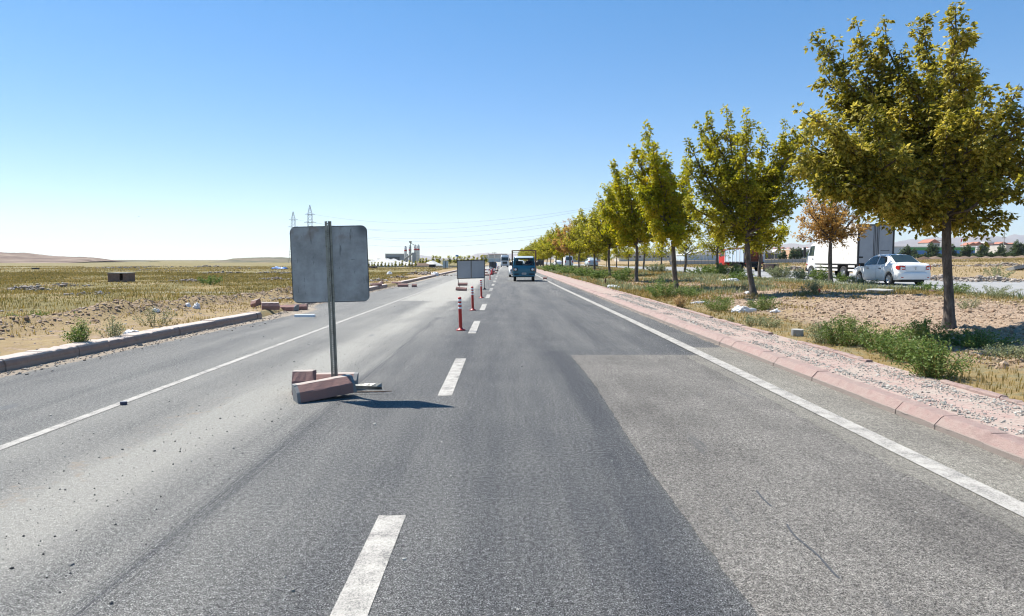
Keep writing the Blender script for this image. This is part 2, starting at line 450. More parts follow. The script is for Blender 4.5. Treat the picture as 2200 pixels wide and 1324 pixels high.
def road_dust(X, Y):
    d = 0.18 + 0 * X
    d = d + 0.27 * smooth((-0.7 - X) / 1.5)                             # worn, dusty left half
    band = np.exp(-((X + 3.0 - 0.02 * Y) / 0.42) ** 2) * (1 - smooth((Y - 30) / 8))
    band = band * (.55 + .55 * smooth(.5 + 1.1 * fbm(X * 2.2, Y * .45, 55)))
    d = d + 0.72 * band + 0.3 * np.exp(-((X + 2.15 - .02 * Y) / .10) ** 2) * (Y < 24) * vnoise(X * 3, Y * .8, 5) + 0.18 * np.exp(-((X + 4.1) / 0.6) ** 2)
    pale = smooth((Y - 26.3) / 0.5) * smooth((-1.35 - 0.012 * (Y - 26) - X) / 0.12) * smooth((X + 4.1) / 0.2) * (1 - smooth((Y - 90) / 40))
    d = d + 0.5 * pale + 0.22 * smooth((Y - 95) / 12)
    d = d + .12 * smooth((Y - 25) / 60)
    d = d - 0.16 * np.exp(-((X - 0.9) / 0.22) ** 2) * (Y < 12)
    return np.clip(d, 0, 1)
def road_sand(X, Y):
    k = KL(Y); s = 1.15 * (1 - smooth((X - k - 0.02) / 0.62))
    gap = np.exp(-((Y - 21.3) / 2.2) ** 2) + np.exp(-((Y - 41.5) / 1.5) ** 2)
    s = s + gap * 1.1 * (1 - smooth((X - k - .2) / 1.3))
    s = s + .42 * np.exp(-((X + 3.25) / .45) ** 2) * (1 - smooth((Y - 7) / 5))
    s = s + 0.55 * smooth((X - 3.75) / 0.3) * (Y < 30)
    return s
rx = sorted(set(list(np.round(np.arange(-8.2, -5.6, .1), 3)) + list(np.round(np.arange(-5.6, 4.31, .15), 3)) + list(np.round(np.arange(-2.12, -1.76, .045), 3))))
ry = sorted(set([-12, -6, -3, -1] + list(np.round(np.arange(0, 45, .3), 2)) + [round(q, 2) for q in grow(45.3, 620, .6, 1.04)]))
lattice(rx, ry, lambda X, Y: dip(Y) + 0 * X, 'road', MA['road'], dict(dust=road_dust, sand=road_sand,
        track=lambda X, Y: (np.exp(-((X + 1.94 - .006 * Y) / 0.085) ** 2)) * (Y < 19)))
def ragged(x0, x1, y0, y1, z, name, mat, amp=(.02, .02, .02), step=.12):
    """a thin layer of surfacing with a broken outline: amp = left, far, right raggedness"""
    P = []
    yy = np.arange(y0, y1, step)
    for y in yy: P.append((x0 + .02 * math.sin(y * .9) + amp[0] * float(fbm(y * 7, 3.3, 21)) * 2, y))
    for x in np.arange(x0, x1, step): P.append((x, y1 + amp[1] * float(fbm(x * 3, 1.7, 22))))
    for y in yy[::-1]: P.append((x1 + amp[2] * float(fbm(y * 3, 8.1, 23)), y))
    b = bmesh.new(); vs = [b.verts.new((p[0], p[1], z)) for p in P]; b.faces.new(vs)
    bmesh.ops.triangulate(b, faces=b.faces[:]); bmesh.ops.recalc_face_normals(b, faces=b.faces)
    me = bpy.data.meshes.new(name); b.to_mesh(me); b.free(); me.materials.append(mat)
    o = bpy.data.objects.new(name, me); COL.objects.link(o)
    if me.polygons[0].normal.z < 0: me.flip_normals()
    return tag(o, kind='structure')
ragged(1.13, 3.26, -6, 11.35, .005, 'old_road_surface', MA['old'], (.012, .02, .0), .06)
ragged(3.25, 4.25, -6, 12.3, .009, 'road_shoulder', MA['shoulder'], (.0, .12, 0))
# painted lines: each sheet 4 mm above what it lies on
def strip(xf, y0, y1, wd, z, step=.5):
    m = MB(); n = max(2, int((y1 - y0) / step)); P = []
    for i in range(n + 1):
        y = y0 + (y1 - y0) * i / n; x = xf(y); P.append([(x - wd / 2, y, z + float(dip(y))), (x + wd / 2, y, z + float(dip(y)))])
    return m.grid(P, False)
tag(strip(lambda y: 3.28 + (.05 * math.sin(y / 9)), -4, 330, .19, .014, 1).build('road_marking', MA['paint'], fix=False), kind='structure')
tag(strip(lambda y: -4.32 + .006 * y, -4, 85, .105, .004, 1).build('road_marking', MA['paint'], fix=False), kind='structure')
ragged(3.02, 3.22, -4, 11.2, .0075, 'old_marking', MA['shoulder'], (.03, .02, 0), .07)
MA['tarseal'] = plain('tar_sealant', (.06, .062, .068), .6)
d = MB()
for k in range(17):
    y0 = 1.15 + 6.8 * k
    y1 = 4.18 + 6.8 * k
    s = strip(lambda y: -.70, y0, y1, .17, .004, 1); d.add(s.v, s.f)
s = strip(lambda y: -.70, 118, 320, .15, .004, 4); d.add(s.v, s.f)
tag(d.build('road_marking', MA['paint'], fix=False), kind='structure')
for a_, b_ in ((3.3, 4.0), (4.3, 4.6)):
    tag(strip(lambda y: 1.71 + .03 * math.sin(y * 3.1) + .012 * math.sin(y * 11), a_, b_, .013, .0085, .06).build('tar_seam', MA['tarseal'], fix=False), kind='structure')
# right carriageway beyond the middle strip
m = MB(); P = []
for y in grow(-30, 620, 3, 1.01): P.append([(x, y, .345 + float(dip(y))) for x in (17.2, 20, 24, 28, 31.4)])
def far_asphalt():
    m_ = Mt('asphalt_far_carriageway', rough=.9); p = m_.pos()
    st = m_.noise(m_.scl(p, (1.3, .06, 1)), 1, 5, .65)
    m_.set('Base Color', m_.ramp(m_.ma('ADD', m_.ma('MULTIPLY', st, .8), m_.ma('MULTIPLY', m_.noise(p, 60, 3), .2)), [(.35, (.25, .248, .245)), (.65, (.37, .365, .35))]))
    return m_.m
MA['road2'] = far_asphalt()
tag(m.grid(P, True).build('road', MA['road2'], fix=False), kind='structure')
for xx, wd in ((18.0, .14), (30.4, .14)):
    m = MB(); P = []
    for y in grow(-30, 500, 4, 1.02): P.append([(xx - wd / 2, y, .350 + float(dip(y))), (xx + wd / 2, y, .350 + float(dip(y)))])
    tag(m.grid(P, False).build('road_marking', MA['paint'], fix=False), kind='structure')
m = MB()
for k in range(22):
    y0 = 4 + 9 * k
    m.box(24.15, 24.3, y0, y0 + 3.4, .340 + float(dip(y0)), .350 + float(dip(y0)))
tag(m.build('road_marking', MA['paint']), kind='structure')

def kerb_row(name, xf, y0, y1, prof, ln, mat, side=1, z0=0.0, jit=.006, seed=1, fine_to=60):
    """a row of kerbstones; prof goes from the road face up and back, mirrored for the left side"""
    rs = random.Random(seed); m = MB(); y = y0
    while y < y1:
        L = ln if y < fine_to else ln * 5
        e = min(y + L, y1)
        a, b = y + .0035, e - .0035
        dx, dz = rs.uniform(-jit, jit), rs.uniform(-jit, jit) * .7
        rows = []
        nseg = 10 if y < 14 else (2 if y < fine_to else 1)
        for i in range(nseg + 1):
            yy = a + (b - a) * i / nseg; x = xf(yy); zz = float(dip(yy)) + z0 + dz
            ck = -.03 if rs.random() < .10 else 0
            wob = [(.007 * float(fbm(yy * 9, q * 3.1, seed)) + (ck if 2 <= q <= 4 else 0) * .5 if y < 14 else 0) for q in range(len(prof))]
            rows.append([Vector((x + dx + side * (p[0] + wob[q] * (q > 1)), yy, zz + p[1] + wob[q] * (q > 0))) for q, p in enumerate(prof)])
        m.grid(rows, False)
        m.add(rows[0], [tuple(range(len(prof)))]); m.add(rows[-1], [tuple(range(len(prof)))[::-1]])
        y = e
    o = m.build(name, mat); return tag(o, kind='structure')
PR = [(0, -.05), (0, .060), (.010, .068), (.062, .126), (.070, .136), (.085, .141), (.22, .143), (.22, -.05)]
kerb_row('kerb', lambda y: 4.03 + .0005 * y, .5, 330, PR, .64, MA['kerb'], 1, 0, seed=3)
PL = [(0, -.05), (0, .10), (.03, .165), (.05, .175), (.30, .180), (.30, -.05)]
for a, b in ((2, 18.7), (24.2, 39.8), (43.2, 230)):
    kerb_row('kerb', lambda y: float(KL(y)), a, b, PL, .78, MA['kerb_left'], -1, 0, .012, seed=int(a), fine_to=90)
# inner edging stones with gaps where they are broken or missing
PE = [(0, .06), (0, .180), (.015, .195), (.085, .195), (.1, .185), (.1, .06)]
for a, b in ((1, 8.0), (9.6, 11.9), (13.2, 16.3), (17.0, 32), (32.4, 60), (60, 300)):
    kerb_row('kerb', lambda y: 5.17 + .02 * math.sin(y / 3), a, b, PE, .5, MA['kerb'], 1, -.02, .012, seed=int(a) + 40, fine_to=40)
# footpath of pink pavers strewn with grit
def paver_mat():
    m = Mt('pink_pavers', rough=.95); p = m.pos()
    rot = m.n('Mapping', Vector=p, Rotation=(0, 0, R(45))).outputs[0]
    br = m.n('TexBrick', Vector=rot, Color1=(.40, .255, .215), Color2=(.47, .32, .27), Mortar=(.10, .08, .07), Scale=1.0)
    br.inputs['Mortar Size'].default_value = .006; br.inputs['Brick Width'].default_value = .2; br.inputs['Row Height'].default_value = .1
    c = m.mix(m.rng(m.noise(p, 7, 4, .7), .42, .6, .15, 1.0), (.43, .325, .275), br.outputs['Color'])
    c = m.mix(m.ramp(m.noise(p, 3, 5, .7), [(.42, 0), (.66, .75)]), c, (.43, .375, .31))
    c = m.mix(m.ramp(m.noise(p, 70, 3, .8), [(.56, 0), (.66, .7)]), c, (.22, .20, .17))
    m.set('Base Color', c); m.bump(m.ma('ADD', br.outputs['Fac'], m.noise(p, 50, 4)), .4, .01); return m.m
lattice([4.24, 4.5, 4.8, 5.1, 5.3], sorted(grow(0, 330, .5, 1.03)), lambda X, Y: .139 + .004 * fbm(X * 3, Y * 3, 2) + dip(Y), 'footpath', paver_mat())

# ---------------------------------------------------------------- loose stuff: grit, clods, rubble
ICO = None
def chunk_shapes(n, sub=1):
    out = []
    for k in range(n):
        b = bmesh.new(); bmesh.ops.create_icosphere(b, subdivisions=sub, radius=1)
        rs = np.random.default_rng(k); co = np.array([v.co[:] for v in b.verts])
        co *= 1 + rs.uniform(-.32, .25, (len(co), 1)); co *= rs.uniform(.6, 1.15, 3)
        out.append((co, np.array([[v.index for v in f.verts] for f in b.faces]))); b.free()
    return out
SH = chunk_shapes(10)
def scatter(name, pts, sizes, mat, label=None, flat=.7, kind='stuff'):
    cs, fs, o = [], [], 0
    for i, (p, s) in enumerate(zip(pts, sizes)):
        co, f = SH[i % 10]; a = RNG.uniform(0, 6.28); c_, s_ = math.cos(a), math.sin(a)
        q = co * s * np.array([1, RNG.uniform(.6, 1), flat])
        q = np.stack([q[:, 0] * c_ - q[:, 1] * s_, q[:, 0] * s_ + q[:, 1] * c_, q[:, 2]], -1) + np.array(p)
        cs.append(q); fs.append(f + o); o += len(co)
    ob = fastmesh(name, np.concatenate(cs), np.concatenate(fs), mat)
    return tag(ob, label, None, None, kind)
def stone_mat(name, cols, sc=3):
    m = Mt(name, rough=.95); f = m.ma('ADD', m.ma('MULTIPLY', m.isl(), .6), m.ma('MULTIPLY', m.noise(m.pos(), sc, 4), .4))
    m.set('Base Color', m.ramp(f, [(.2 + .6 * i / (len(cols) - 1), c) for i, c in enumerate(cols)])); m.bump(m.noise(m.pos(), 40, 3), .4, .01); return m.m
MA['grit'] = stone_mat('grit', [(.26, .245, .21), (.42, .40, .35), (.54, .51, .45), (.12, .115, .11)])
MA['tar'] = stone_mat('tar_crumbs', [(.03, .03, .03), (.09, .09, .09)])
MA['clod'] = stone_mat('dry_clods', [(.22, .14, .09), (.38, .265, .175), (.52, .40, .285), (.32, .22, .145)])
MA['rubble'] = stone_mat('rubble', [(.20, .155, .12), (.34, .285, .23), (.50, .45, .39), (.26, .19, .15)])
n = 15000
X = np.concatenate([RNG.normal(4.42, .07, n // 3), RNG.normal(5.0, .13, n // 2), RNG.uniform(4.26, 5.3, n // 6)]); n = len(X)
Y = 3.5 + 26 * RNG.random(n) ** 1.5
k = (X > 4.25) & (X < 5.32) & (fbm(X * 2.5, Y * 1.2, 31) > -.25); X, Y = X[k], Y[k]
scatter('gravel', np.stack([X, Y, .142 + 0 * X], -1), RNG.gamma(3, .0022, len(X)) * (1 + Y / 40) + .002, MA['grit'])
n = 1000
Y = 2.6 + 11 * RNG.random(n) ** 1.5; X = -2.9 + .02 * Y + RNG.normal(0, .55, n)
scatter('gravel', np.stack([X, Y, .003 + 0 * X], -1), RNG.gamma(1.5, .0017, n) + .002, MA['tar'])
n = 420
Y = 3 + 40 * RNG.random(n) ** 1.4; X = RNG.uniform(-6.4, 3.9, n)
scatter('gravel', np.stack([X, Y, .004 + 0 * X], -1), RNG.gamma(2, .003, n) + .003, MA['grit'])
n = 2600
Y = 5 + 40 * RNG.random(n); X = KL(Y) + np.abs(RNG.normal(0, .25, n)) + .02
scatter('gravel', np.stack([X, Y, .006 + 0 * X], -1), RNG.gamma(2, .005, n) + .004, MA['rubble'])
n = 26000
X = 6.6 + 9 * RNG.random(n); Y = 9 + 36 * RNG.random(n) ** 1.25
scatter('clods', np.stack([X, Y, H(X, Y)], -1), RNG.gamma(2.2, .009, n) + .007, MA['clod'], flat=.8)
n = 7000
Y = 9 + 30 * RNG.random(n); X = np.interp(Y, [0, 13.8, 17.8, 28.6, 45], [-10.7, -10.3, -10.1, -9.0, -8.4]) + RNG.normal(0, .42, n)
scatter('clods', np.stack([X, Y, H(X, Y)], -1), RNG.gamma(2, .011, n) + .008, MA['clod'], flat=.6)
n = 2500
Y = 9 + 34 * RNG.random(n); X = KL(Y) - .2 - 2.6 * RNG.random(n)
scatter('clods', np.stack([X, Y, H(X, Y)], -1), RNG.gamma(2, .006, n) + .004, MA['rubble'], flat=.7)
# heaps of rubble lying about both fields (u, v of their feet, half width px, height m)
def heap_pts(u, v, wpx, hm, n):
    c = G(u, v); r = wpx * c.y / FPX
    a = RNG.normal(0, .5, (n, 2)); x = c.x + a[:, 0] * r; y = c.y + a[:, 1] * r * .8
    z = H(x, y) + hm * np.exp(-(a ** 2).sum(1) * 1.5) * RNG.uniform(.2, 1, n)
    return np.stack([x, y, z], -1), RNG.gamma(2, hm * .13, n) + hm * .05
P_, S_ = [], []
for (u, v, wp, hm, n) in [(60, 622, 40, .35, 260), (190, 632, 45, .2, 160), (300, 655, 40, .14, 120), (180, 664, 16, .12, 60), (130, 615, 60, .3, 200), (410, 606, 40, .35, 240), (470, 588, 60, .4, 300),
        (350, 582, 60, .35, 260), (595, 602, 40, .35, 220), (600, 588, 60, .4, 260), (450, 574, 40, .9, 240), (250, 577, 70, .8, 260), (330, 574, 80, .7, 280), (520, 578, 40, .5, 120), (30, 670, 34, .12, 60),
        (905, 590, 60, .3, 220), (860, 597, 25, .2, 90), (960, 577, 40, .5, 150), (815, 604, 20, .2, 80), (2015, 602, 60, .3, 260), (2120, 605, 90, .3, 300), (2160, 570, 40, .4, 160), (2120, 560, 50, .4, 160), (2010, 573, 60, .3, 200),
        (1975, 560, 20, .4, 60), (2060, 562, 30, .3, 90), (2130, 572, 60, .3, 200), (1705, 580, 18, .5, 120), (1712, 567, 20, .4, 70), (625, 645, 40, .15, 160), (590, 668, 26, .07, 140), (1100, 572, 30, .3, 10)]:
    p, s = heap_pts(u, v, wp, hm * (.75 if u < 640 else 1), int(n * (.6 if u < 640 else 1))); P_.append(p); S_.append(s)
scatter('rubble', np.concatenate(P_), np.concatenate(S_), MA['rubble'], flat=.6)

# ---------------------------------------------------------------- grass and weeds
def blades(base, hgt, wid, lean, mat, name, kind='stuff'):
    """one curved blade (two faces) per base point"""
    n = len(base); a = RNG.uniform(0, 2 * math.pi, n); ca, sa = np.cos(a), np.sin(a)
    side = np.stack([-sa, ca, 0 * a], -1) * wid[:, None] * .5
    out = np.stack([ca, sa, 0 * a], -1) * (lean * hgt)[:, None]
    up = np.array([0, 0, 1.0])
    p0, p1 = base - side, base + side
    m_ = base + out * .35 + up * (hgt * .6)[:, None]
    p2, p3 = m_ - side * .7, m_ + side * .7
    p4 = base + out + up * hgt[:, None]
    co = np.stack([p0, p1, p2, p3, p4], 1).reshape(-1, 3)
    i = np.arange(n)[:, None] * 5
    f = np.concatenate([i + np.array([[0, 1, 3]]), i + np.array([[0, 3, 2]]), i + np.array([[2, 3, 4]])])
    return tag(fastmesh(name, co, f, mat), kind=kind)
MA['straw'] = leaf_mat('dry_grass_blades', [(.15, .115, .03), (.25, .18, .055), (.33, .235, .085), (.21, .165, .045), (.42, .33, .17)], .3, .25)
MA['olive'] = leaf_mat('olive_grass_blades', [(.085, .080, .022), (.15, .125, .032), (.21, .165, .045), (.27, .20, .07)], .3, .25)
MA['weed'] = leaf_mat('green_weed_leaves', [(.055, .095, .022), (.10, .16, .035), (.16, .22, .05), (.27, .27, .09)], .3, .8)
MA['weedpale'] = leaf_mat('grey_green_weed_leaves', [(.10, .13, .06), (.17, .20, .10), (.27, .29, .15), (.38, .36, .2)], .25, .8)
def field(n, x0, x1, y0, y1, pw, hmin, hmax, mat, cond, wk=.0022, nm='dry_grass'):
    Y = y0 + (y1 - y0) * RNG.random(n) ** pw
    X = x0 + (x1 - x0) * RNG.random(n)
    k = cond(X, Y) & (np.abs(X) < 0.95 * Y + 4); X, Y = X[k], Y[k]; n = len(X)
    hh = RNG.uniform(hmin, hmax, n) * (.6 + .8 * vnoise(X / 2, Y / 2, 61))
    blades(np.stack([X, Y, H(X, Y) - .01], -1), hh, .004 + wk * Y * RNG.uniform(.5, 1, n), RNG.uniform(.1, .55, n), mat, nm)
bc = lambda Y: np.interp(Y, [0, 13.8, 17.8, 28.6, 45, 80], [-10.7, -10.3, -10.1, -9.0, -8.4, -8.0])
field(150000, -95, -9, 10, 100, 1.3, .05, .17, MA['straw'], lambda X, Y: (X < bc(Y) - .45) & (fbm(X / 5, Y / 6, 40) > -.30), .0011)
field(170000, -95, -9, 10, 100, 1.25, .06, .20, MA['olive'], lambda X, Y: (X < bc(Y) - .5) & (fbm(X / 6, Y / 5, 47) > -.15), .0011)
field(16000, -10.5, -6.8, 8, 60, 1.2, .02, .10, MA['straw'], lambda X, Y: (X < KL(Y) - .25) & (fbm(X * .9, Y * .5, 41) > .05), .0012)
field(60000, -200, -9, 95, 260, 1.2, .12, .28, MA['straw'], lambda X, Y: (X < -8) & (fbm(X / 14, Y / 10, 42) > -.05), .0012)
field(60000, 5.3, 17.2, 6, 45, 1.3, .02, .10, MA['straw'], lambda X, Y: ((X < 6.8) | (X > 14.6) | (fbm(X * .6, Y * .4, 43) > .28)), .0012)
field(70000, 5.4, 17.2, 24, 170, 1.4, .04, .15, MA['straw'], lambda X, Y: (fbm(X * .5, Y * .3, 44) > -.35), .0012)
field(45000, 5.4, 17.3, 27, 170, 1.4, .06, .28, MA['weedpale'], lambda X, Y: (fbm(X * .35, Y * .16, 45) > .16), .0012, nm='weeds')
field(9000, 15.3, 17.3, 14, 60, 1, .05, .22, MA['weedpale'], lambda X, Y: (fbm(X * .7, Y * .3, 49) > .05), .0014, nm='weeds')
field(90000, 32.5, 230, 30, 260, 1.0, .06, .2, MA['straw'], lambda X, Y: (fbm(X / 7, Y / 9, 46) > -.15), .0012)
field(40000, 32.5, 200, 30, 230, 1.0, .06, .22, MA['olive'], lambda X, Y: (fbm(X / 9, Y / 7, 48) > .05), .0012)
# ---------------------------------------------------------------- near sign, its foot and the kerbstones that hold it
def loose_mat():
    m = Mt('loose_kerbstone', rough=.9); p = m.obj(); x, y, z = m.sep(p)
    c = m.mix(m.ramp(m.noise(p, 11, 6, .7), [(.38, 0), (.72, .6)]), (.31, .17, .145), (.24, .16, .135))
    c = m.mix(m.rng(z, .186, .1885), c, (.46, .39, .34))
    c = m.mix(m.rng(m.ma('ABSOLUTE', x), .30, .308), c, (.24, .24, .235))
    m.set('Base Color', c); m.bump(m.ma('ADD', m.noise(p, 60, 4, .7), m.noise(p, 12, 3)), .5, .012); return m.m
MA['loose'] = loose_mat()
KP = [(-.1, 0), (-.1, .105), (-.094, .116), (-.02, .182), (-.012, .19), (.1, .19), (.1, 0)]
def stone_mesh(L=.62, broken=0, seed=1, prof=KP):
    rs = random.Random(seed); m = MB(); rows = []
    n = 7
    for i in range(n + 1):
        x = -L / 2 + L * i / n; r = []
        for p in prof:
            xx = x + (rs.uniform(-broken, broken * .3) if i == n else 0) + (rs.uniform(-.004, .004) if 0 < i < n else 0)
            r.append(Vector((xx, p[0] + rs.uniform(-.003, .003), p[1] + (rs.uniform(-.003, .003) if p[1] > 0 else 0))))
        rows.append(r + [r[0]])
    m.grid(rows, False)
    m.add(rows[0][:-1], [tuple(range(len(prof)))]); m.add(rows[-1][:-1], [tuple(range(len(prof)))[::-1]])
    return m
def kerbstone(loc, rz, label, L=.62, tilt=0, roll=0, broken=0, seed=1, mat='loose', group=None, name='kerbstone'):
    o = stone_mesh(L, broken, seed).build(name, MA[mat], bevel=.004)
    o.location = loc; o.rotation_euler = (roll, -tilt, rz)
    return tag(o, label, 'kerbstone', group)
SX, SY = -2.02, 8.1
kerbstone((-2.06, 7.80, .030), R(31), 'long pink kerbstone lying across the foot of the large grey road sign', .68, R(5), 0, .02, 5)
kerbstone((-2.17, 8.40, .0), R(4), 'pink kerbstone lying behind the post of the large grey road sign', .70, 0, 0, .03, 6)
o = kerbstone((-2.39, 8.13, .0), R(8), 'broken stub of kerbstone standing at the left of the large sign foot', .26, 0, 0, .05, 8)
o.scale = (1.05, 1.0, 1.42)
def post_mesh(hgt, wdt=.078, dep=.035, hole0=.25, pitch=.0254, hole=.010):
    """perforated hat-section steel post: two flanges, two side walls and a web with real holes"""
    m = MB(); a, b, t = wdt * .5, wdt * .24, .004
    for s in (-1, 1):
        m.prism([(s * a, 0), (s * b, 0), (s * b, t), (s * a, t)], 0, hgt, 'z')
        m.prism([(s * b, t + .0004), (s * (b - t), t), (s * (b * .72 - t), dep), (s * b * .72, dep)], 0, hgt, 'z')
    w_ = b * .72 - t - .0004; h2 = hole / 2
    for s in (-1, 1): m.box(*sorted((s * h2, s * w_)), dep - t, dep, hole0, hgt)
    m.box(-w_, w_, dep - t, dep, 0, hole0)
    z = hole0
    while z < hgt - pitch:
        m.box(-h2, h2, dep - t, dep, z + hole, z + pitch); z += pitch
    return m
def sign_metal():
    m = Mt('scratched_sign_back', rough=.5, metal=.25); p = m.obj()
    big = m.noise(p, 3.2, 5, .65); c = m.ramp(big, [(.3, (.22, .23, .23)), (.5, (.36, .365, .362)), (.70, (.50, .51, .505))])
    st = m.noise(m.scl(p, (9, 9, 1.2)), 1.4, 5, .8)
    c = m.mix(m.rng(st, .60, .66, 0, .7), c, (.11, .12, .125))
    c = m.mix(m.rng(m.noise(m.n('Mapping', Vector=p, Rotation=(0, R(35), 0), Scale=(2, 2, 11)).outputs[0], 2.2, 4, .8), .63, .68, 0, .6), c, (.07, .08, .09))
    c = m.mix(m.rng(m.noise(p, 26, 3, .8), .66, .72, 0, .8), c, (.06, .065, .07))
    x, y, z = m.sep(p)
    c = m.mix(m.ma('MULTIPLY', m.rng(z, .22, .38), m.rng(m.noise(p, 4.1, 3), .48, .62, 0, .75)), c, (.25, .20, .165))
    cr = m.ma('MULTIPLY', m.rng(z, .26, .42), m.rng(x, .26, .40))
    c = m.mix(m.ma('MULTIPLY', cr, .8), c, (.07, .08, .095))
    ed = m.ma('MAXIMUM', m.rng(m.ma('ABSOLUTE', x), .436, .446), m.rng(m.ma('ABSOLUTE', z), .436, .446))
    c = m.mix(ed, c, (.06, .065, .075))
    m.set('Base Color', c); m.set('Roughness', m.ramp(big, [(.3, .35), (.7, .6)])); m.bump(big, .25, .02); return m.m
MA['signback'] = sign_metal()
def round_rect(w_, h_, r, n=6):
    P = []
    for cx, cz, a0 in ((w_ / 2 - r, h_ / 2 - r, 0), (-w_ / 2 + r, h_ / 2 - r, 90), (-w_ / 2 + r, -h_ / 2 + r, 180), (w_ / 2 - r, -h_ / 2 + r, 270)):
        for k in range(n + 1):
            a = R(a0 + 90 * k / n); P.append((cx + r * math.cos(a), cz + r * math.sin(a)))
    return P
t = thing('road_sign', 'large square grey sign seen from the back on a perforated post weighted with kerbstones', 'road sign', (SX, SY, 0))
t.rotation_euler = (0, R(-1.35), R(2))
pm = post_mesh(2.05)
pm.xf(Matrix.Rotation(math.pi, 4, 'Z')); pm.build('post', MA['steel'], t)
bd = MB().prism(round_rect(.90, .90, .07), 0, .004, 'y').build('sign_panel', MA['signback'], t, (0, .004, 1.545), bevel=.001)
mo = MB(); mo.prism(round_rect(.88, .88, .06), 0, .0015, 'y').build('sign_face', MA['reflect'], t, (0, .0085, 1.545))
for z in (1.35, 1.72): MB().lathe([(0, -.050), (.009, -.050), (.009, -.038), (0, -.038)], 8, 'y').build('bolt', MA['steel'], t, (.0, 0, z))
def channel(L, wd, dp, twist=0):
    m = MB(); rows = []
    pr = [(-wd / 2, 0), (-wd / 2 + .008, 0), (-wd * .28, dp), (wd * .28, dp), (wd / 2 - .008, 0), (wd / 2, 0), (wd / 2 - .004, -.003), (wd * .27, dp - .005), (-wd * .27, dp - .005), (-wd / 2 + .004, -.003)]
    for i in range(9):
        s = i / 8; r = Matrix.Rotation(twist * s * s, 3, 'X')
        rows.append([r @ Vector((0, p[0], p[1])) + Vector((L * s, 0, .02 * s)) for p in pr])
        rows[-1].append(rows[-1][0])
    return m.grid(rows, False)
c1 = channel(.56, .09, .04, R(62)).build('foot_channel', MA['steel'], t, (-.02, .10, .03)); c1.rotation_euler = (0, 0, R(3))
c2 = channel(.42, .085, .05, R(4)).build('foot_channel', MA['steel'], t, (.01, .05, .01)); c2.rotation_euler = (0, 0, R(-97))
c3 = channel(.5, .085, .03, R(8)).build('foot_channel', MA['steel'], t, (-.05, .02, .012)); c3.rotation_euler = (0, 0, R(166))
MB().box(.02, .68, -.055, -.045, .016, .022).build('foot_bar', MA['rust'], t)

# ---------------------------------------------------------------- second sign: two grey panels in a black frame
b_ = G(1012, 622)
t = thing('road_sign', 'wide sign of two plain pale grey panels in a black frame on two legs', 'road sign', b_, R(4))
f = MB(); W2 = .735
for x in (-W2, 0.01, W2): f.box(x - .018, x + .018, -.018, .018, .60 + .03 * x, 1.58 + .03 * x)
for z in (.60, 1.56): f.prism([(-W2, z - .02 - .02), (W2, z - .02 + .02), (W2, z + .02 + .02), (-W2, z + .02 - .02)], -.021, .021, 'y')
f.build('frame', MA['dark'], t)
for s in (-1, 1):
    x0, x1 = (-W2 + .02, -.01) if s < 0 else (.03, W2 - .02)
    MB().box(x0, x1, -.006, .006, .61, 1.55).build('sign_panel', MA['grey'], t)
for x, dx in ((-W2 + .03, .10), (W2 - .02, .02)):
    l = MB().tube([(x, 0, .60), (x + dx * .6, .02, .25), (x + dx, .0, .03)], .016, 6).build('leg', MA['dark'], t)
    MB().prism([(-.09, 0), (.09, 0), (.05, .05), (.02, .10), (-.02, .10), (-.05, .05)], -.06, .06, 'y').build('foot', MA['dark'], l, (x + dx, 0, 0))
kerbstone(G(991, 625), R(-8), 'dark kerbstone propped at the left leg of the two-panel sign', .56, R(-5), 0, .02, 11)
kerbstone(G(994, 614), R(4), 'grey kerbstone lying behind the left leg of the two-panel sign', .60, 0, 0, .02, 12)

# ---------------------------------------------------------------- red and white delineator posts
def delineator():
    t = thing('delineator_post', 'red and white flexible lane post nearest to the camera', 'lane post', group='red and white posts along the lane line')
    MB().lathe([(0, 0), (.105, 0), (.105, .018), (.07, .03), (.048, .05), (.043, .06), (0, .06)], 16).build('base', MA['red'], t)
    MB().lathe([(.040, .06), (.037, .70), (.040, .715), (.040, .745), (.03, .757), (0, .76)], 16).build('post', MA['red'], t)
    for z in (.49, .575, .66): MB().lathe([(.0385, z), (.0415, z + .002), (.0412, z + .043), (.0382, z + .045)], 16).build('reflective_band', MA['reflect'], t)
    return t
D0 = delineator(); p = G(990, 710); D0.location = p; D0.rotation_euler = (0, R(-1.8), .3)
for u, v, ty, lb in ((1016, 667, -2.6, 'red and white flexible lane post, second from the camera, between two dashes'),
                     (1034.5, 640.5, -2.2, 'red and white flexible lane post just in front of the two-panel sign'),
                     (1052.7, 601, -2.0, 'red and white flexible lane post standing alone beyond the two-panel sign')):
    o = dup(D0, G(u, v), label=lb); o.rotation_euler = (0, R(ty), random.random() * 3)
# ---------------------------------------------------------------- roadworks clutter farther along the lane line
def far_sign(u, v, Y, zt, zb, wd, lb, panel='grey', nm='road_sign', rnd=False):
    p = atY(u, Y); t = thing(nm, lb, 'road sign', p)
    z0 = -p.z
    if rnd: MB().lathe([(0, -.02), (wd / 2, -.02), (wd / 2, .02), (0, .02)], 20, 'y', (0, 0, (zt + zb) / 2)).build('sign_panel', MA[panel], t)
    else: MB().prism(round_rect(wd, zt - zb, .06), -.02, .02, 'y', Matrix.Translation((0, 0, (zt + zb) / 2))).build('sign_panel', MA[panel], t)
    MB().tube([(0, -.05, 0), (0, -.05, zt + .03)], .035, 6).build('post', MA['dark'], t)
    return t
far_sign(1058.5, 0, 85, 1.32 - .0, .5, .88, 'small dark grey sign seen from the back amid the far roadworks', 'signback')
far_sign(1055, 0, 79, .78, .42, .36, 'small round pale sign on a red and white pole by the far roadworks', 'offwhite', rnd=True)
far_sign(957, 0, 120, 1.55, .35, 1.0, 'pale grey sign on a thin post at the left verge beyond the two-panel sign', 'lightblue')
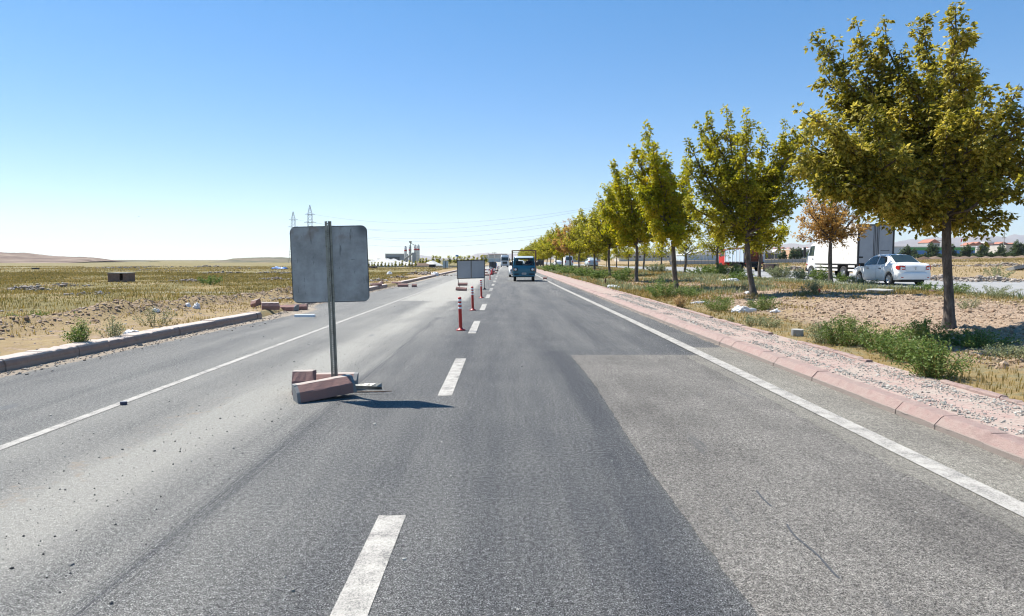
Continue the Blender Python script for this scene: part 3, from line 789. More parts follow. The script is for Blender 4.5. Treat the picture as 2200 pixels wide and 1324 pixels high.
far_sign(1064.5, 0, 100, 1.1, .6, .4, 'small blue sign at the right of the far dark grey sign', 'steelblue')
def barrier(u, Y, lb, w_=1.1, rz=0):
    t = thing('traffic_barrier', lb, 'barrier', atY(u, Y), rz, 'red and white barriers of the far roadworks')
    m = MB()
    MB().box(-w_ / 2, w_ / 2, -.03, .03, .42, .58).build('board', MA['reflect'], t)
    for k in range(4):
        x = -w_ / 2 + w_ * (k + .15) / 4; MB().prism([(x, .424), (x + .12, .424), (x + .18, .576), (x + .06, .576)], -.034, .034, 'y').build('stripe', MA['red'], t)
    for s in (-1, 1): MB().prism([(-.22, 0), (.22, 0), (.03, .42), (-.03, .42)], -.03, .03, 'x').build('leg', MA['dark'], t, (s * w_ * .4, 0, 0))
barrier(1048, 74, 'low red and white barrier board left of the round far sign', 1.5, R(6))
barrier(1062, 92, 'red and white barrier board at the foot of the dark grey far sign', 1.2, R(-10))
barrier(1066, 118, 'red and white barrier board farthest along the lane line', 1.2, R(-10))
def cone(u, Y, lb):
    t = thing('traffic_cone', lb, 'cone', atY(u, Y), 0, 'cones of the far roadworks')
    MB().box(-.2, .2, -.2, .2, 0, .04).build('base', MA['dark'], t); MB().lathe([(.15, .04), (.03, .62), (0, .63)], 12).build('cone_body', MA['red'], t)
    MB().lathe([(.121, .18), (.091, .31)], 12).build('reflective_band', MA['reflect'], t)
cone(1056.5, 72, 'red cone in front of the round far sign'); cone(1061, 80, 'red cone right of the round far sign')
for u, Y, lb in ((1062, 78, 'dark kerb block weighting the dark grey far sign'), (1066, 97, 'dark kerb block beside the small blue far sign'), (1042, 80, 'dark kerb block lying left of the far barriers'), (1044, 68, 'short dark kerb block nearest of the far roadworks')):
    kerbstone(atY(u, Y), R(random.uniform(-12, 12)), lb, .62, 0, 0, .02, int(u))

# ---------------------------------------------------------------- displaced kerbstones and slabs along the left edge
kerbstone(G(619, 668), R(-24), 'tilted pink kerbstone pushed out of the left kerb behind the large sign', .72, R(2), R(-6), .03, 21)
kerbstone(G(646, 666), R(6), 'pink kerbstone lying level right of the tilted one behind the large sign', .42, 0, 0, .03, 22)
kerbstone(G(581, 664), R(24), 'half buried pale kerbstone between the kerb end and the tilted kerbstone', .50, R(-2), R(12), .04, 23)
kerbstone(G(552, 661.5, .06), R(-40), 'broken wedge of kerbstone lying on the end of the left kerb', .34, R(10), R(20), .06, 24)
kerbstone(G(866, 616.5), R(-2), 'dark kerbstone lying on the asphalt left of the shorter block', .62, 0, 0, .02, 25)
kerbstone(G(890, 617), R(0), 'short dark kerb block alone on the asphalt before the left kerb', .28, 0, 0, .02, 26)
kerbstone(G(852, 612), R(12), 'kerbstone knocked askew at the start of the farther left kerb', .62, 0, 0, .02, 27)
kerbstone(G(808, 615.5), R(24), 'pale broken kerbstone beyond the right edge of the large sign', .62, R(4), 0, .05, 28)
kerbstone(G(820, 612), R(40), 'stub of kerbstone standing on end beyond the right edge of the large sign', .3, R(30), 0, .05, 29)
kerbstone(G(1171, 600.5, .0), R(5), 'dark stone block on the pink footpath just right of the blue truck', .32, 0, 0, .03, 30)
MA['navy'] = plain('navy_tin', (.02, .03, .07), .4)
def slab(name, p, rz, sx, sy, sz, lb, mat, cat, seed, tilt=0):
    m = MB(); rs = random.Random(seed); n = 9
    P = [(sx / 2 * math.cos(a) * rs.uniform(.8, 1.1), sy / 2 * math.sin(a) * rs.uniform(.8, 1.1)) for a in [2 * math.pi * k / n for k in range(n)]]
    if mat == 'white': P = [(-sx / 2, -sy / 2), (sx / 2, -sy / 2), (sx / 2, sy / 2), (-sx / 2, sy / 2)]
    m.prism(P, 0, sz, 'z'); o = m.build(name, MA[mat], None, p, bevel=min(.01, sz * .2)); o.rotation_euler = (tilt, 0, rz)
    return tag(o, lb, cat)
slab('foam_slab', G(655, 681), R(3), .55, .16, .07, 'white foam slab lying on the asphalt below the tilted kerbstone', 'white', 'slab', 1)
slab('concrete_slab', G(1888, 629, .03), R(-8), .95, .5, .09, 'pale flat slab of broken concrete in the middle strip in front of the white sedan', 'concrete', 'slab', 2, R(6))
slab('concrete_slab', G(1818, 613), R(2), 1.1, .5, .07, 'pale concrete slab at the foot of the small orange tree', 'concrete', 'slab', 3)
slab('stone_block', G(1712, 722), R(20), .26, .18, .13, 'pinkish stone block behind the footpath edging left of the big green weeds', 'concrete', 'stone', 4, R(5))
slab('concrete_slab', G(2187, 581), R(30), 3.0, 1.6, .3, 'large tilted pale concrete slab in the far right field', 'concrete', 'slab', 6, R(-18))
slab('concrete_slab', G(2005, 628), R(30), .5, .3, .08, 'small dark flat stone in the soil left of the nearest trunk', 'brick', 'slab', 7, R(5))
slab('tin_can', G(266, 870), R(15), .085, .045, .035, 'small crushed dark blue can lying by the left solid line', 'navy', 'can', 8)
def bag(p, s, lb, seed, nm='plastic_bag', mat='bag'):
    b = bmesh.new(); bmesh.ops.create_icosphere(b, subdivisions=4, radius=1)
    for v in b.verts:
        q = v.co; k = 1 + .55 * float(fbm(q.x * 1.7 + seed, q.y * 1.7 + q.z, seed, 3)) + .18 * float(fbm(q.x * 6 + q.z * 3, q.y * 6, seed + 3, 2))
        v.co = Vector((q.x * s[0] * k, q.y * s[1] * k, max(q.z * s[2] * k * (1 + .5 * float(fbm(q.x * 3, q.y * 3, seed + 7))), -.12 * s[2])))
    for f in b.faces: f.smooth = True
    me = bpy.data.meshes.new(nm); b.to_mesh(me); b.free(); me.materials.append(MA[mat])
    o = bpy.data.objects.new(nm, me); COL.objects.link(o); o.location = p
    return tag(o, lb, 'litter')
bag(G(1596, 671), (.30, .22, .17), 'crumpled white plastic bag among weeds at the foot of the second trunk', 1)
bag(G(1567, 606), (.55, .35, .18), 'flat white plastic sheet on the soil between the trees', 2)
bag(G(1318, 619), (.30, .25, .14), 'small white plastic bag in the grass beside the footpath edging', 3)
bag(G(1502, 652), (.30, .16, .06), 'thin flat white rag on the grass left of the bagged litter', 4)
bag(G(1605, 631), (.13, .1, .09), 'fist-sized white paper scrap at the left of the second trunk base', 5)
bag(G(1500, 589), (.24, .2, .26), 'round white bag in far grass of the middle strip', 6)
bag(G(1667, 671), (.13, .1, .08), 'small pale scrap right of the crumpled bag', 7)
bag(G(402, 663), (.12, .1, .14), 'white round scrap on top of the soil ridge', 8)
bag(G(422, 663), (.09, .08, .15), 'pointed white scrap on the soil ridge beside the round one', 9)
bag(G(334, 670), (.10, .08, .08), 'white scrap lying on the near side of the soil ridge', 10)
bag(G(935, 593), (.3, .25, .35), 'white heap of plastic by the far left kerb', 11)
bag(G(280, 716), (.14, .1, .06), 'pale scrap in the dirt behind the left kerb', 12)
bag(G(837, 590), (.35, .3, .3), 'white bag in the dry grass beyond the large sign', 13)
bag(G(600, 579), (1.6, .8, .5), 'blue plastic sheet heap in the far left field', 15, mat='steelblue')

# ---------------------------------------------------------------- vehicles
def wheel(parent, x, y, r, wd, side, hub='alloy', nm='wheel'):
    t = bpy.data.objects.new(nm, None); COL.objects.link(t); t.parent = parent; t.location = (x, y, r)
    MB().lathe([(r * .62, -wd / 2), (r * .9, -wd / 2), (r, -wd * .38), (r, wd * .38), (r * .9, wd / 2), (r * .62, wd / 2)], 24, 'x').build('tyre', MA['rubber'], t)
    m = MB(); s = side; h = wd / 2
    m.lathe([(r * .64, s * h * .95), (r * .60, s * h * .8), (r * .56, s * h * .3), (r * .2, s * h * .35), (r * .13, s * h * .62), (0, s * h * .62)], 24, 'x')
    if hub == 'alloy':
        for k in range(6):
            a = 2 * math.pi * k / 6
            m.box(-.012, .012, -r * .055, r * .055, r * .1, r * .6, Matrix.Translation((s * h * .72, 0, 0)) @ Matrix.Rotation(a, 4, 'X'))
    m.build('rim', MA[hub if hub != 'alloy' else 'alloy'], t)
    return t
def carbody(L, W, tab, arches, dy=.06):
    """tab: y -> zbelt, zroof, roof half width ratio ; returns surface function and mesh"""
    ys_ = [t[0] for t in tab]
    def at(y):
        g = lambda k: float(np.interp(y, ys_, [t[k] for t in tab]))
        zb, zr, wr, ww, zl = g(1), g(2), g(3), g(4), g(5)
        lo = zl
        for ay, ar in arches:
            d = abs(y - ay)
            if d < ar: lo = max(lo, .30 + math.sqrt(ar * ar - d * d))
        w_ = W / 2 * ww
        mid = max(.58, lo + .04)
        return [Vector((0, y, lo)), Vector((w_ * .9, y, lo)), Vector((w_ * .985, y, lo + .02)), Vector((w_, y, mid)), Vector((w_ * .985, y, max(zb - .03, mid + .02))), Vector((w_ * .955, y, zb)),
                Vector((W / 2 * wr * 1.02, y, zr - .055 * min(1, (zr - zb) * 4))), Vector((W / 2 * wr * .84, y, zr - .012)), Vector((0, y, zr + .012))]
    yy = list(np.arange(0, L + 1e-6, dy)); rows = []
    for y in yy:
        h = at(y); rows.append([Vector((-p.x, p.y, p.z)) for p in h[::-1]] + h[1:])
    m = MB(); m.grid(rows)
    m.add(rows[0], [tuple(range(len(rows[0])))]); m.add(rows[-1], [tuple(range(len(rows[-1])))[::-1]])
    return at, m
def patch(at, y0, y1, k0, k1, f0, f1, side, off=.006, n=8, ends=None, nr=3):
    """a panel lying on the body skin between section points k0..k1, from fraction f0 to f1"""
    rows = []
    for i in range(n + 1):
        y = y0 + (y1 - y0) * i / n; P = at(y); a, b = P[k0], P[k1]; r = []
        for j in range(nr + 1):
            lo = f0; hi = f1
            if ends: lo, hi = ends(i / n)
            p = a.lerp(b, lo + (hi - lo) * j / nr)
            nrm = Vector(((b - a).z, 0, -(b - a).x)).normalized() if abs((b - a).z) > abs((b - a).x) else Vector((0, 0, 1))
            p = p + nrm * off; r.append(Vector((p.x * side, p.y, p.z)))
        rows.append(r)
    return MB().grid(rows)
def sedan(lb, loc, rz, paint='white', detail=True, group=None, hatch=False):
    """rear at y = 0, front at y = L, heading +y"""
    L, W = 4.25, 1.70
    t = thing('parked_car' if False else 'car', lb, 'car', loc, rz, group)
    #      y    belt  roof  roofw  width low
    tab = [(0, .90, .93, .74, .84, .42), (.05, .99, 1.035, .80, .91, .36), (.18, 1.015, 1.065, .84, .965, .28), (.55, 1.02, 1.10, .84, .99, .24), (.68, 1.0, 1.13, .80, 1, .22), (1.25, .97, 1.475, .70, 1, .20), (1.55, .955, 1.515, .69, 1, .2), (2.1, .94, 1.53, .69, 1, .2),
           (2.5, .93, 1.49, .68, 1, .2), (2.8, .925, 1.37, .70, 1, .2), (3.27, .92, 1.02, .80, 1, .2), (3.45, .90, .965, .82, .99, .2), (3.95, .80, .86, .80, .96, .22), (4.17, .66, .72, .74, .88, .26), (4.25, .5, .56, .7, .78, .36)]
    if hatch: tab = [(0, .8, .84, .78, .86, .42), (.06, .95, 1.0, .80, .93, .34), (.12, 1.0, 1.15, .76, .97, .3), (.42, .99, 1.44, .70, 1, .24)] + tab[6:]
    at, m = carbody(L, W, tab, ((.82, .36), (3.42, .36)))
    m.build('body', MA[paint], t)
    for y in (.82, 3.42):
        for s in (-1, 1): wheel(t, s * .73, y, .305, .19, s)
    MB().box(-.55, .55, .15, 4.05, .17, .3).build('underbody', MA['chassis'], t)
    r0, r1 = (.58, 1.24) if not hatch else (.125, .42)
    if hatch:
        rows = [[Vector((s * .60, .10, 1.02)) + Vector((0, -.01, 0)) for s in (-1, -.5, 0, .5, 1)], [Vector((s * .55, .37, 1.40)) + Vector((0, -.02, .0)) for s in (-1, -.5, 0, .5, 1)]]
        MB().grid(rows).build('rear_window', MA['glass'], t)
    rows = []
    for i in range(9):
        y = .66 + (1.27 - .66) * i / 8; P = at(y)
        xx = (W / 2 * float(np.interp(i / 8, [0, 1], [.70, .585]))); zz = P[7].z + .012
        rows.append([Vector((xx * s, y, P[7].z + (.028 if abs(s) < .9 else .022) * 1)) for s in (-1, -.6, 0, .6, 1)])
    if not hatch: MB().grid(rows).build('rear_window', MA['glass'], t)
    rows = []
    for i in range(9):
        y = 2.58 + (3.22 - 2.58) * i / 8; P = at(y); xx = P[7].x * .98
        rows.append([Vector((xx * s, y, P[7].z + .02)) for s in (-1, -.5, 0, .5, 1)])
    MB().grid(rows).build('windscreen', MA['glass'], t)
    for s in (-1, 1):
        sh = lambda q: (.14 + .0 * q, .86 - .32 * max(0, (.28 - q) / .28))
        patch(at, 1.12, 1.84, 5, 6, .12, .86, s, ends=lambda q: (.12 + .34 * max(0, .22 - q) / .22, .55 + .36 * min(1, q / .22))).build('side_window', MA['glass'], t)
        patch(at, 1.93, 3.12, 5, 6, .12, .86, s, n=12, ends=lambda q: (.12, .90 if q < .5 else .90 - .2 * (q - .5))).build('side_window', MA['glass'], t)
        if detail:
            for y in (1.45, 2.5): MB().box(*sorted((s * .838, s * .868)), y, y + .17, .80, .835).build('door_handle', MA['dark'], t)
        mr = MB().prism(round_rect(.20, .13, .04), 0, .10, 'y').build('wing_mirror', MA['dark'], t, (s * .95, 2.92, .98))
        # lamps
        rows = []
        for i in range(6):
            a = i / 5; x = .60 + .22 * min(1, a * 1.3); y = -.012 + (0 if a < .5 else (a - .5) * .56)
            if a >= .5: x = at(max(0, y + .03))[4].x + .012
            zc = .86 + .02 * a; hh = .085 + .02 * math.sin(math.pi * a) - (.04 if i == 5 else 0)
            rows.append([Vector((s * (x if a >= .5 else .52 + .24 * a * 2 * .62), y, zc + hh)), Vector((s * (x if a >= .5 else .52 + .24 * a * 2 * .62), y, zc - hh))])
        MB().grid(rows, False).build('tail_light', MA['redglass'], t)
        MB().box(*sorted((s * .545, s * .70)), -.022, -.013, .815, .875).build('reversing_light', MA['lamp'], t)
        MB().box(*sorted((s * .50, s * .68)), -.012, .05, .385, .42).build('rear_reflector', MA['redglass'], t)
        MB().prism(round_rect(.36, .16, .06), 0, .12, 'y').build('headlight', MA['lamp'], t, (s * .58, 4.08, .66))
    m = MB()
    m.box(-.26, .26, -.016, .0, .485, .60); pl = m.build('number_plate', MA['plate'], t)
    MB().box(-.26, -.215, -.019, -.0165, .486, .599).build('blue_strip', MA['plateblue'], pl)
    q = MB(); x = -.18
    for k, wd in enumerate((.035, .035, .0, .04, .04, .0, .035, .035, .03)):
        if wd: q.box(x, x + wd * .72, -.019, -.0165, .51, .575)
        x += wd + (.008 if wd else .03)
    q.build('plate_print', MA['ink'], pl)
    # bumper skin, boot lid seam, badge
    bs = []
    for i in range(13):
        a = -1 + 2 * i / 12; x = a * .80; y = -.055 + .12 * abs(a) ** 3.5
        bs.append([Vector((x, y + .03, .30)), Vector((x, y, .40)), Vector((x, y - .01, .58)), Vector((x, y + .025, .655)), Vector((x, .06 + .06 * abs(a) ** 4, .66))])
    MB().grid(bs).build('bumper', MA[paint], t)
    MB().lathe([(0, -.03), (.045, -.03), (.045, -.012), (0, -.012)], 12, 'y', (0, 0, .88)).build('badge', MA['alloy'], t)
    MB().lathe([(0, -.028), (.02, -.028), (.02, -.012), (0, -.012)], 10, 'y', (0, 0, .80)).build('boot_lock', MA['dark'], t)
    sm = MB()
    sm.tube([(-.50, -.002, 1.0), (-.50, -.006, .78), (-.44, -.008, .70), (.44, -.008, .70), (.50, -.006, .78), (.50, -.002, 1.0)], .006, 4, True).build('boot_seam', MA['grey'], t)
    for s in (-1, 1):
        for y in (1.87, 2.95):
            sm = MB(); P = at(y); sm.tube([Vector((s * (P[3].x + .001), y, .32)), Vector((s * (P[3].x + .001), y, P[3].z)), Vector((s * (P[4].x + .001), y, P[4].z))], .005, 4); sm.build('door_seam', MA['grey'], t)
    return t
e = G(1962, 615)
sedan('clean white saloon car seen from behind on the right carriageway behind the nearest trunk', (19.75, 32.6, .345), R(2))

def zloft(levels, n=5):
    """levels: (z, half width, y front, y back, corner radius) -> closed skin"""
    rows = []
    for z, w_, yf, yb, r in levels:
        P = []
        for cx, cy, a0 in ((w_ - r, yb - r, 0), (-w_ + r, yb - r, 90), (-w_ + r, yf + r, 180), (w_ - r, yf + r, 270)):
            for k in range(n + 1):
                a = R(a0 + 90 * k / n); P.append(Vector((cx + r * math.cos(a), cy + r * math.sin(a), z)))
        rows.append(P + [P[0]])
    m = MB().grid(rows); m.add(rows[0][:-1], [tuple(range(len(rows[0]) - 1))[::-1]]); m.add(rows[-1][:-1], [tuple(range(len(rows[-1]) - 1))]); return m
# --- white box truck heading away
def box_truck():
    t = thing('box_truck', 'white box truck with grey double rear doors ahead of the white saloon car', 'truck', (23.25, 42.6, .345), R(1.5))
    L, W, z0, z1 = 5.6, 2.3, .98, 3.45
    MB().box(-W / 2, W / 2, .03, L, z0, z1).build('cargo_box', MA['offwhite'], t, bevel=.02)
    f = MB()
    for s in (-1, 1): f.box(*sorted((s * (W / 2 - .09), s * (W / 2 + .012))), -.03, .045, z0 - .28, z1 + .01)
    f.box(-W / 2 + .085, W / 2 - .085, -.028, .03, z1 - .07, z1 + .008); f.box(-W / 2 + .085, W / 2 - .085, -.028, .03, z0, z0 + .06)
    f.build('rear_frame', MA['dark'], t)
    for s in (-1, 1):
        d_ = MB().box(*sorted((s * .022, s * (W / 2 - .10))), -.018, .02, z0 + .07, z1 - .08).build('rear_door', MA['grey'], t)
        r_ = MB()
        r_.box(*sorted((s * .06, s * .085)), -.04, -.02, z0 + .05, z1 - .07); r_.box(*sorted((s * .15, s * .17)), -.04, -.02, z0 + .05, z1 - .07)
        r_.build('locking_bar', MA['dark'], d_)
        for z in (1.35, 3.05): MB().box(*sorted((s * (W / 2 - .34), s * (W / 2 - .08))), -.032, -.019, z, z + .10).build('hinge', MA['dark'], d_)
    q = MB(); x = .30
    for k, wd in enumerate((.04, .03, .06, .03, .05, .04, .05, .03, .05, .04, .05)):
        q.box(x, x + wd * .8, -.0215, -.0185, 1.80 if k else 1.785, 1.84 + .008 * (k % 2)); x += wd + .006
    q.box(.82, .86, -.0215, -.0185, 1.80, 1.84)
    q.build('door_lettering', MA['ink'], t)
    sk = MB().box(-W / 2 + .1, W / 2 - .1, -.02, .02, .78, .95).build('marker_board', MA['amber'], t)
    rs_ = MB()
    for k in range(7): x = -1.0 + .3 * k; rs_.prism([(x, .79), (x + .13, .79), (x + .24, .94), (x + .11, .94)], -.026, -.021, 'y')
    rs_.build('red_stripe', MA['red'], sk)
    MB().box(-.45, .45, .2, 7.0, .55, .93).build('chassis', MA['chassis'], t)
    MB().box(-W / 2 + .02, W / 2 - .02, .04, L - .04, .93, .985).build('floor_rail', MA['dark'], t)
    for s in (-1, 1):
        g = MB()
        for z in (.52, .76):
            g.box(*sorted((s * 1.10, s * 1.13)), 2.45, L - .05, z, z + .13); g.box(*sorted((s * 1.10, s * 1.13)), .35, 1.12, z, z + .13)
        g.build('side_guard', MA['offwhite'], t)
        a = MB(); P = []
        for k in range(13): an = math.pi * k / 12; P.append([Vector((s * xx, 1.75 + .58 * math.cos(an), .45 + .58 * math.sin(an))) for xx in (.80, 1.14)])
        a.grid(P).build('mudguard', MA['dark'], t)
        wheel(t, s * 1.0, 1.75, .42, .26, s, 'grey'); wheel(t, s * .98, 6.25, .42, .26, s, 'grey')
        MB().box(*sorted((s * .8, s * 1.0)), -.03, .0, .62, .72).build('tail_light', MA['redglass'], t)
    cab = zloft([(.55, 1.0, 5.75, 7.05, .12), (.95, 1.04, 5.72, 7.12, .14), (1.45, 1.04, 5.72, 7.08, .14), (1.6, 1.02, 5.72, 7.0, .14), (2.30, .94, 5.74, 6.66, .16), (2.42, .88, 5.8, 6.5, .2)])
    c = cab.build('cab', MA['white'], t)
    for s in (-1, 1):
        MB().add([(s * 1.035, 5.95, 1.52), (s * 1.03, 6.78, 1.52), (s * .972, 6.58, 2.2), (s * .955, 5.98, 2.25)], [(0, 1, 2, 3)]).build('side_window', MA['glass'], c)
        MB().box(*sorted((s * 1.12, s * 1.3)), 6.95, 7.05, 1.45, 2.15).build('wing_mirror', MA['dark'], c, bevel=.02)
        MB().box(*sorted((s * 1.03, s * 1.06)), 6.0, 6.12, 1.25, 1.34).build('door_handle', MA['dark'], c)
    MB().add([(-.85, 7.02, 1.6), (.85, 7.02, 1.6), (.78, 6.70, 2.3), (-.78, 6.70, 2.3)], [(0, 1, 2, 3)]).build('windscreen', MA['glass'], c)
    MB().box(-1.03, 1.03, 6.95, 7.22, .42, .68).build('bumper', MA['dark'], c, bevel=.02)
    MB().box(-1.06, -1.03, 6.85, 7.05, .88, .95).build('indicator', MA['redglass'], c)
    return t
box_truck()
# --- flatbed truck with high sides, loaded with red frames
def stake_truck():
    t = thing('flatbed_truck', 'open truck with pale high sides loaded with red crates behind the second trunk', 'truck', atY(1620, 73) , R(7))
    W, L = 2.3, 4.6
    for s in (-1, 1):
        sd_ = MB().box(*sorted((s * W / 2, s * (W / 2 - .05))), .02, L, 1.05, 2.35).build('side_board', MA['lightblue'], t)
        q = MB()
        for k in range(6): y = .05 + k * .88; q.box(*sorted((s * (W / 2 + .003), s * (W / 2 + .06))), y, y + .09, .98, 2.4)
        q.build('stake', MA['white'], sd_)
        for y in (1.1, 5.9): wheel(t, s * .95, y, .46, .28, s, 'dark')
        MB().box(*sorted((s * .75, s * 1.0)), -.03, .02, .78, .92).build('tail_light', MA['redglass'], t)
    MB().box(-W / 2, W / 2, 0, L, .92, 1.04).build('bed', MA['chassis'], t)
    MB().box(-.45, .45, .2, 6.4, .55, .9).build('chassis', MA['chassis'], t)
    MB().box(-1.0, 1.0, .0, .06, .45, .62).build('bumper', MA['dark'], t)
    zloft([(.6, 1.0, 4.85, 6.5, .1), (1.6, 1.02, 4.8, 6.6, .12), (2.35, .92, 4.85, 6.3, .15), (2.45, .85, 4.9, 6.2, .2)]).build('cab', MA['red'], t)
    for s in (-1, 1): MB().add([(s * 1.025, 5.2, 1.65), (s * 1.025, 6.2, 1.65), (s * .945, 6.05, 2.25), (s * .945, 5.2, 2.25)], [(0, 1, 2, 3)]).build('side_window', MA['glass'], t)
    cr = MB()
    for zz in (0, .13, .26):
        for yy in (.0, .6): cr.box(-.33, .33, yy, yy + .03, zz, zz + .05)
    for xx in (-.33, .30):
        for yy in (.0, .6): cr.box(xx, xx + .03, yy - .004, yy + .034, 0, .33)
        cr.box(xx, xx + .03, .034, .596, .26, .31)
    src = cr.build('crate', MA['cratered'])
    rm = Euler(t.rotation_euler).to_matrix(); first = True
    for col in range(3):
        for row in range(5):
            o = src if first else src.copy()
            if not first: COL.objects.link(o)
            first = False
            o.location = t.location + rm @ Vector((-.72 + .72 * col, .15, 1.05 + .345 * row)); o.rotation_euler = t.rotation_euler
            tag(o, 'open reddish crate on the pale-sided truck, %s column, %s from the bed up' % (('left', 'middle', 'right')[col], ('first', 'second', 'third', 'fourth', 'fifth')[row]), 'crate', 'crates on the pale-sided truck')
    MB().box(-.95, .95, 1.0, L - .2, 1.06, 2.6).build('load_cover', MA['rust'], t)
MA['cratered'] = simple('red_brown_wood', (.33, .09, .045), .8, 0, .4, 3, (.3, .17, .06))
stake_truck()
# --- blue light truck coming towards the camera (front faces -y)
def clear_glass():
    m = Mt('clear_glass', (.02, .03, .03), .05); tr = m.n('BsdfTransparent', Color=(.75, .8, .8)); mx = m.t.nodes.new('ShaderNodeMixShader'); mx.inputs[0].default_value = .82
    m.t.links.new(m.b.outputs[0], mx.inputs[1]); m.t.links.new(tr.outputs[0], mx.inputs[2]); m.t.links.new(mx.outputs[0], m.out.inputs['Surface']); return m.m
MA['clear'] = clear_glass()
def light_truck():
    t = thing('light_truck', 'old blue light truck with tall cargo rack driving towards the camera', 'truck', (1.46, 50.0, 0), R(-1.5))
    cab = zloft([(.36, .76, .06, 1.5, .1), (.50, .82, .0, 1.55, .12), (.80, .83, -.03, 1.55, .12), (1.05, .83, -.01, 1.55, .13), (1.17, .82, .04, 1.55, .15)])
    c = cab.build('cab', MA['blue'], t)
    cb = MB()
    for s in (-1, 1):
        for (x0, y0), (x1, y1) in (((.79, .10), (.69, .36)), ((.79, 1.48), (.69, 1.46)), ((.80, .82), (.70, .84))): cb.tube([(s * x0, y0, 1.14), (s * x1, y1, 1.76)], .045, 6)
    for x0, x1, z0, z1 in ((-.76, -.42, 1.15, 1.74), (.42, .76, 1.15, 1.74), (-.42, .42, 1.15, 1.30), (-.42, .42, 1.64, 1.74)): cb.box(x0, x1, 1.44, 1.50, z0, z1)
    cb.build('cabin', MA['blue'], t)
    for s in (-1, 1): MB().box(s * .38 - .24, s * .38 + .24, 1.02, 1.22, .9, 1.50).build('seat', MA['dark'], t, bevel=.04)
    MB().box(-.74, .74, .16, .42, 1.10, 1.22).build('dashboard', MA['dark'], t, bevel=.03)
    MB().lathe([(.17, -.012), (.19, 0), (.17, .012), (.15, 0), (.17, -.012)], 18, 'y', (.38, .50, 1.25)).build('steering_wheel', MA['dark'], t)
    zloft([(1.72, .735, .27, 1.52, .15), (1.80, .72, .33, 1.50, .18), (1.86, .62, .42, 1.42, .2)]).build('roof', MA['lightblue'], t)  # blue roof made pale: its sunlit look is put into the colour
    MB().add([(-.77, .055, 1.18), (.77, .055, 1.18), (.68, .285, 1.71), (-.68, .285, 1.71)], [(0, 1, 2, 3)]).build('windscreen', MA['clear'], t)
    for s in (-1, 1):
        h = MB().prism(round_rect(.30, .26, .04), -.055, .0, 'y').build('headlight', MA['dark'], t, (s * .62, .0, .88))
        MB().lathe([(0, -.075), (.075, -.07), (.095, -.05), (.095, -.03)], 16, 'y').build('lens', MA['lamp'], h)
        MB().box(s * .12 - .03, s * .12 + .03, -.06, -.02, -.09, .09).build('indicator', MA['amber'], h)
        MB().box(-.09, .09, -.02, .03, 1.15 + .0, 1.42).build('wing_mirror', MA['dark'], t, (s * .99, .15, .0), bevel=.02)
        MB().box(s * .55 - .16, s * .55 + .16, -.045, .0, .50, .58).build('grille', MA['dark'], t)
        for y in (.55, 2.6): wheel(t, s * .68, y, .30, .19, s, 'grey')
        wp = MB().tube([(s * .1, .05, 1.19), (s * .1 + .34, .02, 1.235)], .012, 5).build('wiper', MA['dark'], t)
    MB().box(-.80, .80, -.075, .02, .37, .47).build('bumper', MA['blue'], t, bevel=.02)
    pl = MB().box(-.16, .16, -.09, -.06, .52, .64).build('number_plate', MA['offwhite'], t)
    q = MB()
    for k in range(6): q.box(-.13 + .045 * k, -.10 + .045 * k, -.093, -.0905, .55, .61)
    q.build('plate_print', MA['ink'], pl)
    MB().box(-.5, .5, .3, 3.8, .30, .48).build('chassis', MA['chassis'], t)
    MB().box(-.88, .88, 1.62, 3.9, .55, .62).build('bed', MA['dark'], t)
    for s in (-1, 1): MB().box(*sorted((s * .88, s * .85)), 1.62, 3.9, .62, .98).build('side_board', MA['lightblue'], t)
    MB().box(-.84, .84, 3.87, 3.9, .62, .98).build('tailboard', MA['lightblue'], t)
    r_ = MB()
    for y in (1.66, 3.85):
        for s in (-1, 1): r_.tube([(s * .9, y, .6), (s * .9, y, 2.28)], .04, 6)
        r_.tube([(-.9, y, 2.28), (.9, y, 2.31)], .025, 6)
    r_.tube([(-.9, 1.66, 2.12), (.9, 1.66, 2.10)], .018, 5)
    for s in (-1, 1): r_.tube([(s * .9, 1.66, 2.28), (s * .9, 3.85, 2.28)], .025, 6); r_.tube([(s * .9, 1.66, 1.5), (s * .9, 3.85, 1.5)], .02, 6)
    r_.build('cargo_rack', MA['rust'], t)
    return t
BT = light_truck()
